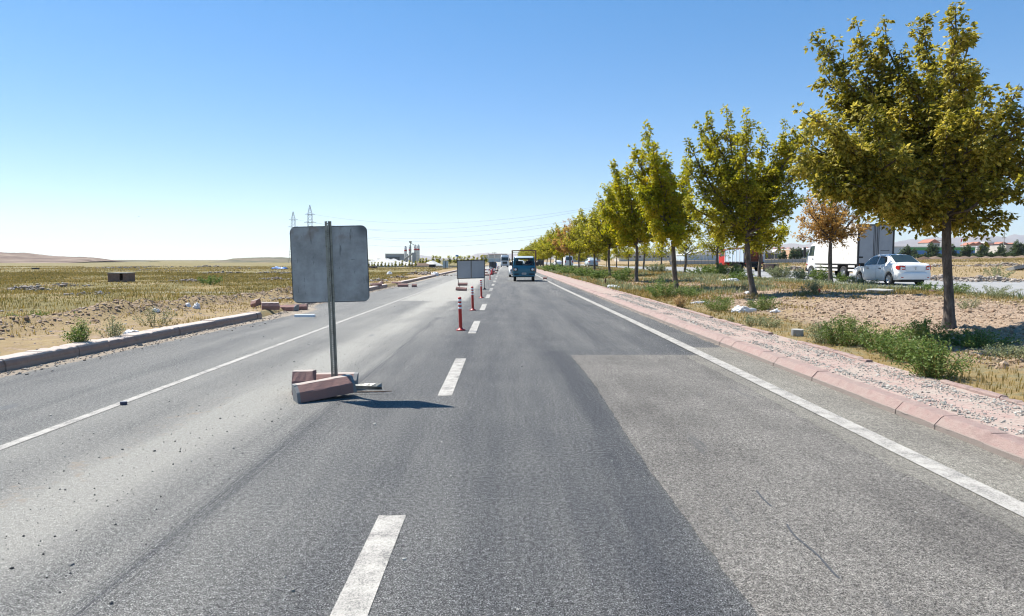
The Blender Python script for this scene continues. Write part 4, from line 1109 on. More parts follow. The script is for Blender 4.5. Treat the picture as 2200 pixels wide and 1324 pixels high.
def driver():
    """the man at the wheel: one skinned body, seated, arms reaching forward"""
    J = [(0, 0, .0), (0, .01, .22), (0, .0, .42), (0, -.01, .50), (0, -.03, .58), (0, -.04, .67), (-.19, .0, .40), (-.24, -.16, .20), (-.15, -.40, .27), (-.14, -.47, .30), (.19, .0, .40), (.24, -.16, .20), (.15, -.40, .27), (.14, -.47, .30), (-.1, -.38, -.02), (.1, -.38, -.02), (-.12, -.42, -.4), (.12, -.42, -.4)]
    E = [(0, 1), (1, 2), (2, 3), (3, 4), (4, 5), (2, 6), (6, 7), (7, 8), (8, 9), (2, 10), (10, 11), (11, 12), (12, 13), (0, 14), (0, 15), (14, 16), (15, 17)]
    r = [.15, .14, .13, .055, .085, .075, .06, .045, .035, .04, .06, .045, .035, .04, .08, .08, .055, .055]
    me = bpy.data.meshes.new('person'); me.from_pydata(J, E, []); o = bpy.data.objects.new('person', me); COL.objects.link(o)
    sk = o.modifiers.new('skin', 'SKIN')
    for k, v in enumerate(me.skin_vertices[0].data): v.radius = (r[k], r[k] * (.8 if k < 3 else 1))
    me.skin_vertices[0].data[0].use_root = True
    o.modifiers.new('sub', 'SUBSURF').levels = 2
    m = Mt('person_surface', rough=.8); x, y, z = m.sep(m.obj())
    c = m.mix(m.rng(z, .47, .50), (.02, .045, .14), (.36, .20, .14)); c = m.mix(m.rng(y, -.40, -.43), c, (.36, .20, .14)); c = m.mix(m.rng(z, .04, .0), c, (.03, .03, .04))
    m.set('Base Color', c); me.materials.append(m.m)
    b = bmesh.new(); bmesh.ops.create_uvsphere(b, u_segments=14, v_segments=8, radius=1)
    for v in b.verts: v.co = Vector((v.co.x * .088, v.co.y * .095 - .015, .645 + max(v.co.z, -.1 - .5 * (v.co.y > .2)) * .12))
    hm_ = bpy.data.meshes.new('hair'); b.to_mesh(hm_); b.free(); hm_.materials.append(MA['dark']); h = bpy.data.objects.new('hair', hm_); COL.objects.link(h); h.parent = o
    o.location = BT.location + Vector((.38, .98, 1.0)); return tag(o, 'driver in a dark blue shirt behind the wheel of the blue light truck', 'person')
driver()
# car hidden behind the blue truck
sedan('white car mostly hidden behind the blue light truck', (1.28, 66.5, 0), R(180), 'white', False)
# --- white tractor truck far off
def far_truck():
    p = atY(1084.5, 205); t = thing('lorry', 'big white lorry cab far off on the dark lane coming towards the camera', 'lorry', p)
    c = zloft([(.55, 1.2, 0, 2.2, .15), (1.2, 1.22, -.05, 2.2, .15), (1.9, 1.22, 0, 2.2, .15), (3.0, 1.15, .12, 2.2, .2), (3.65, 1.02, .45, 2.2, .25)]).build('cab', MA['white'], t)
    MB().add([(-1.05, -.05, 1.95), (1.05, -.05, 1.95), (1.0, .07, 2.75), (-1.0, .07, 2.75)], [(0, 1, 2, 3)]).build('windscreen', MA['glass'], c)
    MB().box(-.7, .7, -.12, 0, 1.0, 1.7).build('grille', MA['dark'], c); MB().box(-1.24, 1.24, -.16, .1, .4, .85).build('bumper', MA['grey'], c)
    MB().box(-1.05, 1.05, -.1, .1, 2.78, 2.95).build('sun_visor', MA['dark'], c)
    MB().box(-1.25, 1.25, 2.6, 12, 1.1, 3.6).build('trailer', MA['offwhite'], t)
    for s in (-1, 1):
        wheel(t, s * 1.05, .9, .5, .3, s, 'grey'); MB().box(s * 1.38 - .1, s * 1.38 + .1, 0, .12, 1.9, 2.7).build('wing_mirror', MA['dark'], c)
        wheel(t, s * 1.05, 9, .5, .3, s, 'grey'); wheel(t, s * 1.05, 10.3, .5, .3, s, 'grey')
        MB().box(s * .9 - .2, s * .9 + .2, -.19, -.15, .6, .78).build('headlight', MA['lamp'], c)
far_truck()
def van(u, Y, lb, rz=180, paint='white'):
    p = atY(u, Y); t = thing('van', lb, 'van', p, R(rz))
    zloft([(.3, .9, 0, 4.9, .15), (1.1, .95, -.02, 4.95, .15), (1.3, .93, .12, 4.9, .18), (2.2, .82, .7, 4.8, .2), (2.35, .74, .85, 4.7, .25)]).build('body', MA[paint], t)
    MB().add([(-.80, .17, 1.35), (.80, .17, 1.35), (.72, .60, 2.08), (-.72, .60, 2.08)], [(0, 1, 2, 3)]).build('windscreen', MA['window'], t)
    MB().add([(-.62, 4.90, 1.4), (.62, 4.90, 1.4), (.6, 4.855, 2.05), (-.6, 4.855, 2.05)], [(3, 2, 1, 0)]).build('rear_window', MA['window'], t)
    for s in (-1, 1):
        for y in (.9, 3.9): wheel(t, s * .84, y, .33, .2, s, 'grey')
        MB().box(s * .75 - .1, s * .75 + .1, 4.9, 4.97, .9, 1.3).build('tail_light', MA['redglass'], t)
van(1218, 150, 'white van seen between trunks far along the right carriageway')
sedan('light blue hatchback between trunks on the right carriageway', atY(1275, 113), R(183), 'lightblue', False, None, True).rotation_euler = (0, 0, R(3))
sedan('white car with dark rear window left of the far white van', atY(1201, 165), R(3), 'white', False, None, True)
van(1160, 210, 'dark van glimpsed beyond trunks right of the blue truck', 180, 'dark')
# ---------------------------------------------------------------- trees
LM = dict(
    green=leaf_mat('maple_leaves_green', [(.085, .10, .010), (.23, .235, .018), (.44, .40, .035), (.62, .51, .07)], .46),
    big=leaf_mat('maple_leaves_mixed', [(.055, .065, .010), (.18, .17, .020), (.38, .325, .05), (.64, .53, .13)], .42),
    yellow=leaf_mat('maple_leaves_yellowing', [(.12, .15, .010), (.30, .31, .018), (.46, .42, .028), (.58, .43, .045)], .48),
    brown=leaf_mat('maple_leaves_dry', [(.22, .13, .035), (.40, .24, .06), (.52, .32, .09), (.55, .42, .16)], .42),
    far=leaf_mat('dark_round_tree_leaves', [(.03, .055, .02), (.06, .095, .03), (.12, .16, .05)], .25, .5))
def bez(a, b, c, t):
    t = t[:, None]; return (1 - t) ** 2 * a + 2 * t * (1 - t) * b + t * t * c
def unit(v): return v / (np.linalg.norm(v, axis=-1, keepdims=True) + 1e-9)
def make_tree(nm, lb, seed, hgt, th, tips, mat, lean=(0, 0), rad=.10, leaf=.085, dens=1.0, twig=.42, sec=7, cat='tree', group=None, fine=True, drop=.55, spread=.55):
    """tips: (x, y, z) ends of the limbs around the foot of the trunk; th: height of the first fork"""
    rg = np.random.default_rng(seed); t = thing(nm, lb, cat, group=group); wood = MB()
    top = np.array([lean[0], lean[1], th])
    zz = np.linspace(0, 1, 9); tp = [(lean[0] * q + .03 * math.sin(q * 5 + seed), lean[1] * q + .02 * math.cos(q * 4 + seed), th * q - .05 * (q == 0)) for q in zz]
    wood.tube(tp, [rad * (1.25 - .45 * q ** .4 + .35 * (q == 0)) * (1 + .06 * math.sin(9 * q + seed)) for q in zz], 10)
    segs = []  # twig carriers: point, tangent
    tipm = max(q[2] for q in tips)
    # central leader
    for i, tip in enumerate(tips):
        tip = np.array(tip, float)
        f = min(1, max(0, (tip[2] - th) / (tipm - th)))
        h0 = rg.uniform(0, .32) * f * (tipm - th)
        a = top + np.array([0, 0, h0]) * .9; out = tip - a
        b = a + np.array([out[0] * spread, out[1] * spread, out[2] * (.35 + .1 * rg.random())])
        tt = np.linspace(0, 1, 9); P = bez(a, b, tip, tt); P[1:-1] += rg.normal(0, .03, (7, 3))
        L = np.linalg.norm(tip - a); r0 = rad * .42 * min(1.1, L / 2.5)
        wood.tube([tuple(p) for p in P], list(r0 * (1 - tt) ** .8 + .006), 6 if fine else 4)
        T = unit(np.gradient(P, axis=0))
        for q in np.arange(.22, 1.0, .5 * .2 / max(L, .5) * 2 / dens):
            k = q * 8; j = int(k); p = P[j] * (1 - k + j) + P[min(j + 1, 8)] * (k - j); segs.append((p, T[j], 1.0 - .35 * q))
        ns = max(2, int(sec * L / 2.6))
        for s_ in range(ns):
            q = .2 + .72 * (s_ + rg.random()) / ns; k = q * 8; j = int(k); p = P[j]
            d = unit(T[j] * .85 + rg.normal(0, .65, 3) + np.array([0, 0, .25]))
            l2 = (.20 + .34 * L / 2.6 * (1 - .75 * q)) * rg.uniform(.6, 1.3)
            e_ = p + d * l2; md = p + d * l2 * .5 - np.array([0, 0, .03])
            Q = bez(p, md, e_ + np.array([0, 0, .12 * l2]), np.linspace(0, 1, 5))
            wood.tube([tuple(x) for x in Q], list(.35 * r0 * (1 - np.linspace(0, 1, 5)) + .004), 4)
            TQ = unit(np.gradient(Q, axis=0))
            for q2 in np.arange(.25, 1.01, .17 / l2 / dens):
                j2 = min(4, int(q2 * 4)); segs.append((Q[j2] + TQ[j2] * 0, TQ[j2], 1.0 - .3 * q2))
    wood.build('trunk', MA['bark'], t, fix=False)
    S = np.array([s_[0] for s_ in segs]); T = np.array([s_[1] for s_ in segs]); W = np.array([s_[2] for s_ in segs])
    S += rg.normal(0, .04, S.shape); n = len(S)
    D = unit(T * .7 + rg.normal(0, .62, (n, 3)) + np.array([0, 0, .15]))
    Lt = twig * rg.uniform(.55, 1.25, n) * W
    k = 6; q = (np.arange(k) + .6) / k
    nodes = S[:, None, :] + D[:, None, :] * (Lt[:, None] * q[None, :])[:, :, None]
    nodes[:, :, 2] -= (Lt[:, None] * q[None, :] ** 2) * .25
    nodes = nodes.reshape(-1, 3); ND = np.repeat(D, k, 0)
    # drooping compound leaves: three leaflets each
    m = len(nodes); per = 2
    B = np.repeat(nodes, per, 0); DD = np.repeat(ND, per, 0)
    out = unit(np.cross(DD, rg.normal(0, 1, B.shape)) + DD * .35)
    pet = B + out * leaf * rg.uniform(.5, 1.2, (len(B), 1)); pet[:, 2] -= leaf * .25
    res = []
    for c in (-1, 0, 1):
        d = unit(out + np.array([0, 0, -drop]) * rg.uniform(.5, 1.5, (len(B), 1)) + rg.normal(0, .3, B.shape) + c * .75 * np.cross(out, [0, 0, 1]))
        L_ = leaf * rg.uniform(.75, 1.35, (len(B), 1)) * (1.15 if c == 0 else .95)
        sd_ = unit(np.cross(d, rg.normal(0, .45, B.shape) + np.array([0, 0, 1.0])))
        up = np.cross(sd_, d)
        base = pet; tip = pet + d * L_; mid = pet + d * L_ * .45
        wv = L_ * .27
        res.append(np.stack([base, mid + sd_ * wv - up * wv * .35, tip, mid - sd_ * wv - up * wv * .35], 1))
    V = np.concatenate(res).reshape(-1, 3); nq = len(V) // 4
    i = np.arange(nq)[:, None] * 4
    F = np.concatenate([i + np.array([[0, 1, 2]]), i + np.array([[0, 2, 3]])])
    fastmesh('crown', V, F, LM[mat] if isinstance(mat, str) else mat, t)
    return t
def px_tips(base, Y, pts, seed, depth=1.0):
    """limb ends read from the outline in the photograph at the tree's own distance, with depth of their own"""
    rs = random.Random(seed); o = []
    for k, (u, v) in enumerate(pts):
        dy = rs.uniform(-depth, depth) * (1 if k % 3 else .35)
        p = atv(u, v, Y + dy); o.append(tuple(p - base))
    return o
def egg_tips(rs, n, h, th, r, pointy=.5):
    o = []
    for k in range(n):
        f = (k + rs.random()) / n; z = th - .05 + (h - th) * (.08 + .92 * f)
        rr = r * (math.sin(math.pi * (.16 + .62 * (1 - f) ** .9)) * (1 - pointy * f ** 2)) * rs.uniform(.75, 1.1)
        a = k * 2.4 + rs.uniform(-.5, .5); o.append((rr * math.cos(a), rr * math.sin(a), z))
    o.append((rs.uniform(-.2, .2), rs.uniform(-.2, .2), h)); return o
ROW = 'maple trees of the kerbside row'
# nearest tree, its outline read from the photograph
b1 = G(2036, 707); Y1 = b1.y
t1 = [(1745, 75), (1762, 140), (1840, 45), (1900, 42), (1835, 130), (1985, 38), (2052, 8), (2080, 60), (2085, 130), (1935, 110), (2000, 150), (2125, 190), (2190, 180), (2235, 215), (2200, 290), (2270, 330), (2225, 380), (2165, 460), (2110, 488),
      (2060, 470), (1985, 458), (1915, 450), (1868, 425), (1830, 395), (1740, 370), (1720, 330), (1745, 250), (1800, 215), (1790, 300), (1850, 230), (1880, 330), (1960, 300), (2030, 260), (2080, 330), (2120, 400), (1940, 410), (2020, 400), (2150, 280), (2180, 330), (1980, 230), (1840, 370), (1715, 285), (1702, 345), (1735, 385), (1775, 395), (1765, 320), (1795, 360), (1725, 240)]
o = make_tree('maple_tree', 'nearest and biggest maple, dark olive with bronze clusters and long upright shoots', 1, 6.4, 2.15, px_tips(b1, Y1, t1, 5, 1.7), 'big', (-.10, 0), .092, .080, 2.2, .28, 11, group=ROW)
o.location = b1
b2 = G(1617, 634); 
t2 = [(1475, 300), (1500, 262), (1520, 245), (1560, 235), (1605, 232), (1640, 285), (1690, 262), (1715, 300), (1745, 330), (1720, 390), (1725, 430), (1690, 490), (1640, 520), (1580, 520), (1540, 500), (1490, 470), (1465, 430), (1470, 350), (1530, 330), (1590, 300), (1640, 350), (1680, 350),
      (1540, 400), (1600, 400), (1660, 430), (1560, 460), (1620, 470), (1750, 250)]
make_tree('maple_tree', 'second kerbside maple from the camera, wide crown with loose yellow green shoots on top', 2, 7, 2.1, px_tips(b2, b2.y, t2, 6, 1.8), 'green', (-.28, 0), .11, .092, 1.8, .34, 11, group=ROW).location = b2
b3 = atY(1455, 32)
t3 = [(1385, 262), (1400, 300), (1360, 320), (1355, 350), (1430, 330), (1440, 370), (1480, 400), (1500, 450), (1470, 500), (1420, 510), (1400, 480), (1365, 400), (1400, 380), (1440, 430), (1450, 490), (1380, 440), (1500, 490), (1480, 340), (1410, 340)]
make_tree('maple_tree', 'third maple of the kerbside row, tall narrow yellowing crown', 3, 7.5, 2.3, px_tips(b3, b3.y, t3, 7, 1.7), 'yellow', (-.25, 0), .12, .12, 1.4, .38, 11, group=ROW).location = b3
b4 = atY(1369, 42.5)
t4 = [(1312, 345), (1320, 372), (1345, 370), (1380, 380), (1300, 400), (1290, 440), (1300, 490), (1330, 515), (1380, 510), (1420, 500), (1430, 440), (1410, 400), (1350, 430), (1350, 480), (1385, 450), (1315, 450)]
make_tree('maple_tree', 'fourth maple of the kerbside row, broad bright yellow green crown with one stray shoot', 4, 7, 2.2, px_tips(b4, b4.y, t4, 8, 1.7), 'yellow', (-.05, 0), .12, .135, 1.4, .42, 11, group=ROW).location = b4
# five patterns for the rest of the rows
pat = {}
def pattern(key, seed, h, th, r, mat, leaf, dens, n=15, pointy=.55, twig=.5, sec=6):
    pat[key] = (make_tree('maple_tree', 'x', seed, h, th, egg_tips(random.Random(seed), n, h, th, r, pointy), mat, (random.uniform(-.1, .1), 0), .11, leaf, dens, twig, sec, fine=False), [0])
pattern('g', 11, 6.9, 2.0, 2.95, 'green', .17, .8)
pattern('y', 12, 6.6, 2.0, 2.85, 'yellow', .17, .8)
pattern('b', 13, 6.6, 2.0, 2.7, 'brown', .15, .85)
pattern('g2', 14, 7.2, 2.1, 2.7, 'green', .17, .8, 15, .7)
pattern('sb', 15, 5.6, 2.15, 2.35, 'brown', .095, .85, 18, .45, .38, 9)
pattern('s', 16, 4.8, 1.8, 2.2, 'yellow', .12, .6, 13, .45)
pattern('sy', 17, 4.2, 1.6, 1.9, 'yellow', .12, .5, 11, .45)
def plant(key, loc, lb, rz, sc, group=ROW, tilt=0):
    src, used = pat[key]
    if used[0] == 0:
        used[0] = 1; o = src; o.location = loc; o.scale = (sc,) * 3; o['label'] = lb; o['group'] = group
    else: o = dup(src, loc, rz, lb, group, sc)
    o.rotation_euler = (0, tilt, rz); return o
word = ['', 'first', 'second', 'third', 'fourth', 'fifth', 'sixth', 'seventh', 'eighth', 'ninth', 'tenth', 'eleventh', 'twelfth', 'thirteenth', 'fourteenth', 'fifteenth', 'sixteenth', 'seventeenth', 'eighteenth', 'nineteenth', 'twentieth', 'twenty-first', 'twenty-second', 'twenty-third', 'twenty-fourth', 'twenty-fifth', 'twenty-sixth', 'twenty-seventh', 'twenty-eighth', 'twenty-ninth', 'thirtieth']
col = dict(g='green', g2='narrow green', y='yellow green', b='orange brown dried', sb='brown', s='yellow green', sy='yellow green')
rs = random.Random(3)
# kerbside row beyond the fourth
row = [(1310, 55, 'g2', 1.02), (1277, 66, 'g', .98), (1244.5, 78, 'g2', .97), (1225, 89, 'b', 1.02), (1209, 100, 'y', .95), (1195, 112, 'g', 1.05), (1183, 124, 'y', 1.03)]
Yn = 134; k = 0
while Yn < 330:
    row.append((1083 + 8.4 * 1467 / Yn, Yn, rs.choice(['g', 'y', 'y', 'g2', 'g']), rs.uniform(.9, 1.08))); Yn += 11.5
for i, (u, Y, key, sc) in enumerate(row):
    plant(key, atY(u, Y), '%s kerbside maple counting from the camera, %s crown' % (word[i + 5], col[key]), rs.uniform(0, 6), sc, tilt=rs.uniform(-.03, .03))
R2 = 'smaller trees of the second row by the far carriageway'
plant('sb', atY(1785.5, 35.6), 'small sparse tree with dry orange leaves in front of the white box truck', .4, 1.0, R2)
for i, (u, Y, key, sc) in enumerate([(1633, 45.5, 's', 1.0), (1541, 55, 's', .98), (1472, 64, 'sy', 1.05), (1422, 73.6, 'sy', .95), (1383, 83, 'sy', 1.1), (1350, 93, 's', .8), (1325, 103, 's', .9), (1303, 113.5, 'g', .55), (1284, 123, 's', .9), (1262, 138, 's', 1), (1248, 152, 'g', .6), (1230, 170, 's', 1), (1214, 190, 's', 1), (1200, 212, 's', 1)]):
    plant(key, atY(u, Y), '%s second-row tree counting from the orange one, %s crown' % (word[i + 2], col[key]), rs.uniform(0, 6), sc, R2)
# ---------------------------------------------------------------- countable weeds and bushes
def bush(nm, lb, p, r, h, mat, n, seed, cat='weed', leaf=.05, up=.8, group=None, ry=None, stems=26):
    rg = np.random.default_rng(seed); t = thing(nm, lb, cat, p, 0, group); ry = ry or r
    st = MB(); V = []
    for k in range(stems):
        a = rg.uniform(0, 6.28); q = rg.random() ** .6
        bx, by = .45 * r * q * math.cos(a), .45 * ry * q * math.sin(a)
        ex, ey = r * q * math.cos(a + rg.uniform(-.3, .3)), ry * q * math.sin(a); hz = h * (1 - .5 * q * q) * rg.uniform(.6, 1.1)
        pts = bez(np.array([bx, by, 0.]), np.array([.5 * (bx + ex), .5 * (by + ey), hz * up]), np.array([ex, ey, hz]), np.linspace(0, 1, 6))
        st.tube([tuple(x) for x in pts], [.006, .005, .004, .004, .003, .002], 3, False)
        m = max(6, n // stems); tt = rg.uniform(.05, 1, m)
        j = np.minimum(4, (tt * 5).astype(int)); f = (tt * 5 - j)[:, None]
        B = pts[j] * (1 - f) + pts[j + 1] * f + rg.normal(0, .02 + .03 * h, (m, 3)); B[:, 2] = np.maximum(B[:, 2], .01)
        d = unit(rg.normal(0, 1, (m, 3)) * np.array([1, 1, .5]) + np.array([0, 0, .35])); s_ = unit(np.cross(d, rg.normal(0, 1, (m, 3))))
        L_ = leaf * rg.uniform(.5, 1.3, (m, 1)); mid = B + d * L_ * .5
        V.append(np.stack([B, mid + s_ * L_ * .2, B + d * L_, mid - s_ * L_ * .2], 1))
    st.build('stems', MA['olive'], t, fix=False)
    V = np.concatenate(V).reshape(-1, 3); F = np.arange(len(V)).reshape(-1, 4)
    fastmesh('leaves', V, F, mat, t); return t
BG = [ # u, v, radius m, height m, leaves, material, label, radius along the road
    (2005, 812, .46, .52, 3400, 'weed', 'bushy green weed at the footpath edging in front of the nearest trunk', .42),
    (1945, 775, .50, .42, 3000, 'weed', 'green weed patch between the nearest trunk and the footpath', .6),
    (1895, 752, .50, .44, 2800, 'weed', 'middle clump of the green weeds left of the nearest trunk', .6),
    (1815, 742, .52, .50, 3200, 'weed', 'tall green weed clump hanging over the footpath edging', .5),
    (1772, 738, .40, .40, 2200, 'weedpale', 'yellowish weed clump at the left end of the big green weeds', .4),
    (1990, 735, .55, .40, 3000, 'weed', 'dense green weeds around the foot of the nearest trunk', .5),
    (2100, 745, .80, .26, 3200, 'weed', 'low dark weeds in the shade right of the nearest trunk', .5),
    (2180, 770, .60, .22, 1500, 'weedpale', 'thin low weeds at the right edge beside the edging', .4),
    (2080, 665, .35, .30, 900, 'weedpale', 'pale thorny plant right of the nearest trunk', .3),
    (1425, 640, .85, .75, 3400, 'weed', 'tall dark green bush at the foot of the third trunk', .8),
    (1475, 640, .70, .50, 2200, 'weed', 'dark weeds in the shade right of the third trunk', .7),
    (1545, 668, .55, .50, 2600, 'weed', 'green weeds left of the crumpled plastic bag', .6),
    (1640, 668, .50, .45, 2400, 'weed', 'green and brown weeds right of the crumpled plastic bag', .5),
    (1620, 700, .28, .26, 800, 'weedpale', 'grey green weed tuft behind the broken edging', .25),
    (1655, 703, .28, .22, 800, 'weedpale', 'second grey green tuft behind the broken edging', .25),
    (1570, 697, .12, .20, 260, 'weedpale', 'thin brown weed growing in the gap of the edging', .12),
    (1745, 632, .50, .48, 1800, 'weedpale', 'round pale green bush on the bare soil of the middle strip', .5),
    (1762, 607, .70, .85, 2600, 'weed', 'bright green bush at the left of the small orange tree', .6),
    (1810, 607, .45, .50, 1300, 'weed', 'green bush with yellow flowers right of the small orange tree', .4),
    (1832, 611, .45, .42, 1000, 'weedpale', 'grey green bush below the rear wheel of the box truck', .4),
    (1860, 612, .60, .35, 1400, 'weedpale', 'dusty low weeds below the front wheel of the white saloon car', .6),
    (1680, 598, 1.4, .95, 4200, 'weedpale', 'long dark thicket of weeds before the far carriageway left of the orange tree', 1.0),
    (1725, 600, 1.1, .70, 2600, 'weedpale', 'lower right end of the dark weed thicket', .8),
    (1560, 592, 1.6, 1.0, 3600, 'weed', 'big green weeds in front of the truck with pale sides', 1.2),
    (1590, 605, 1.1, .6, 2000, 'weed', 'green weeds between the plastic sheet and the second trunk', .9),
    (1515, 592, 1.5, .8, 2600, 'weed', 'broad green weeds left of the truck with pale sides', 1.2),
    (1340, 605, 1.0, .9, 2800, 'weed', 'tall green weeds with pale flowers left of the fourth trunk', .9),
    (1290, 600, 1.3, .7, 2600, 'weed', 'green weeds behind the footpath edging beside the blue truck', 1.6),
    (1260, 594, 1.5, .7, 2600, 'weed', 'dense weeds in the kerbside row beyond the fourth tree', 2),
    (1225, 588, 1.8, .8, 2600, 'weed', 'dark weeds under the orange brown tree', 2),
    (1190, 583, 2.2, .9, 2600, 'weed', 'weeds beyond the footpath right of the blue truck', 3),
    (1410, 586, 1.2, .9, 2000, 'weedpale', 'leafy bush at the near edge of the far carriageway between trunks', 1),
    (2130, 640, 1.2, .45, 2200, 'weedpale', 'dark low weeds at the edge of the far carriageway on the right', .8),
    (2000, 626, .9, .35, 1500, 'weed', 'bright low weeds behind the nearest trunk at the road edge', .7),
    (2050, 632, .8, .45, 1500, 'weed', 'green weeds just right of the nearest trunk by the far carriageway', .6),
    (2145, 600, .9, 1.0, 1400, 'weedpale', 'grey green thistle bush beyond the far carriageway', .9),
    (175, 741, .28, .42, 1500, 'weed', 'green spiky bush behind the left kerb', .26),
    (240, 728, .30, .40, 900, 'weedpale', 'dry thin bush right of the green spiky one behind the left kerb', .3),
    (335, 700, .45, .45, 1000, 'weedpale', 'dry yellow weeds between soil ridge and left kerb', .4),
    (62, 690, .6, .35, 1000, 'weed', 'dark green weeds at the far side of the soil ridge', .6),
    (450, 612, 1.2, .7, 1300, 'weed', 'green bush in the far left field', 1),
]
for i, (u, v, r, h, n, mt, lb, ry) in enumerate(BG):
    p = G(u, v); lf = max(.042, .0024 * p.y) * (.85 if mt == 'weedpale' else 1)
    bush('weed' if h < .6 else 'bush', lb, p, r, h, MA[mt], n, 50 + i, 'weed' if h < .6 else 'bush', lf, ry=ry, stems=max(14, n // 70))
MA['dryleaf'] = leaf_mat('dried_weed', [(.28, .17, .07), (.42, .28, .12), (.5, .36, .2)], .3)
bush('dried_weed', 'dried orange brown weed sprawling over the footpath edging', G(1462, 662), .20, .48, MA['dryleaf'], 900, 99, 'weed', .05, ry=.2)
# short rusty post in the weeds
p = G(1300, 612); t = thing('stake', 'short rusty red stake standing in the weeds before the fourth tree', 'stake', p)
MB().tube([(0, 0, 0), (.01, 0, .34)], .045, 8).build('shaft', MA['rust'], t); MB().lathe([(0, .33), (.055, .33), (.05, .37), (0, .38)], 10).build('cap', MA['rust'], t)
t = thing('stake', 'small red plastic stump on the soil beside the round pale green bush', 'stake', G(1760, 630))
MB().lathe([(0, 0), (.05, 0), (.045, .14), (.03, .16), (0, .16)], 10).build('shaft', MA['red'], t)
# ---------------------------------------------------------------- far surroundings
def hut(u, v, Y, w_, d_, h, lb, mat='brick'):
    p = atY(u, Y); t = thing('brick_hut', lb, 'hut', p, R(-8)); th = .1
    m = MB(); m.box(-w_ / 2, w_ / 2, d_ - th, d_, 0, h); m.box(-w_ / 2, -w_ / 2 + th, th, d_ - th, 0, h); m.box(w_ / 2 - th, w_ / 2, th, d_ - th, 0, h)
    a, b = w_ * .12, w_ * .30
    m.box(-w_ / 2, a, 0, th, 0, h); m.box(b, w_ / 2, 0, th, 0, h); m.box(a, b, .0, th, 0, h * .2)
    m.build('wall', MA[mat], t)
    MB().box(-w_ / 2 - .05, w_ / 2 + .05, -.05, d_ + .05, h, h + .06).build('roof', MA['concrete'] if mat == 'brick' else MA['dark'], t)
    return t
b = G(250, 606); hut(250, 606, b.y, 44 * b.y / FPX, 1.0, 18 * b.y / FPX, 'small brown brick box with an opening in the left field')
b = G(800, 577); hut(800, 577, b.y, 2.1, 1.2, .62, 'low brown brick box right beside the large sign')
hut(928, 570, 215, 1.9, 1.2, .95, 'low dark box in front of the gravel yard', 'dark')
hut(1659, 575, 72, 1.35, 1.0, .78, 'small brick box with a dark opening beyond the far carriageway')
hut(72, 585, 150, 1.3, .8, .35, 'tiny dark box far in the left field', 'dark')

def ridge(name, us, vs, Y, depth, mat, n=5, rough=1.0, seed=3, zb=None):
    """a hill: crest profile as (u, v) at distance Y, with a front slope, a top and a back"""
    P = []; m = 90
    uu = np.linspace(us[0], us[-1], m); vv = np.interp(uu, us, vs)
    for j in range(2 * n + 1):
        f = j / n - 1; row = []
        for u, v in zip(uu, vv):
            c = atv(u, v, Y); b_ = float(H(c.x, Y)) if zb is None else zb
            hh = (c.z - b_) * (1 - abs(f) ** 1.3) * (1 + rough * .12 * float(fbm(u / 25, f * 3, seed)))
            row.append((c.x * (1 + f * depth / Y * .6), Y + f * depth, b_ - .5 + max(0, hh + .5)))
        P.append(row)
    o = MB().grid(P).build(name, mat, fix=False); return tag(o, kind='structure')
def hill_mat(name, a, b, c_, sc):
    m = Mt(name, rough=1); p = m.pos(); f = m.noise(m.scl(p, (sc, sc, sc * 4)), 1, 5, .65)
    m.set('Base Color', m.ramp(f, [(.35, a), (.5, b), (.66, c_)])); return m.m
MA['quarry'] = hill_mat('quarry_spoil', (.12, .07, .045), (.21, .145, .10), (.30, .22, .155), .03)
MA['scrub'] = hill_mat('scrub_hill', (.07, .075, .035), (.13, .115, .06), (.22, .165, .10), .05)
MA['mount'] = hill_mat('mountain', (.22, .17, .14), (.30, .24, .20), (.36, .29, .23), .0012)
ridge('hills', [-60, 0, 35, 70, 100, 130, 150, 200, 213, 226], [545, 542, 542, 543.5, 549, 551, 552, 553, 555.5, 561], 640, 120, MA['quarry'], zb=-1)
ridge('hills', [224, 232, 250, 300, 315, 330], [561, 559, 558.6, 559, 560, 561.4], 900, 60, MA['scrub'], zb=-1)
ridge('hills', [480, 500, 510, 560, 620, 700, 780, 800], [560.5, 556, 555, 553.5, 553.6, 553, 554, 560], 700, 90, MA['scrub'], zb=-1)
ridge('hills', [-300, 100, 400, 700, 860, 1000, 1100, 1300, 1500], [559.4, 559, 559.2, 558.5, 558, 557.2, 556.5, 556, 556], 2300, 350, MA['scrub'], zb=-4)
ridge('hills', [860, 890, 905, 925, 945, 1000, 1020, 1045, 1080, 1120, 1200], [558, 551, 548, 551, 554, 555, 547, 543, 545, 544, 552], 8600, 900, MA['mount'], zb=-20)
ridge('hills', [1560, 1620, 1660, 1700, 1760, 1830, 1880, 1930, 1980, 2010, 2040, 2080, 2095, 2130, 2160, 2230, 2300], [552, 538, 530, 525, 522, 520, 521, 519, 515, 513, 512, 506, 505, 507, 512, 518, 540], 8200, 1000, MA['mount'], zb=-20)
ridge('hills', [1880, 1960, 2060, 2150, 2200, 2260, 2400, 2600], [530, 515, 512, 509, 503, 502, 508, 545], 9600, 900, MA['mount'], zb=-20, seed=8)

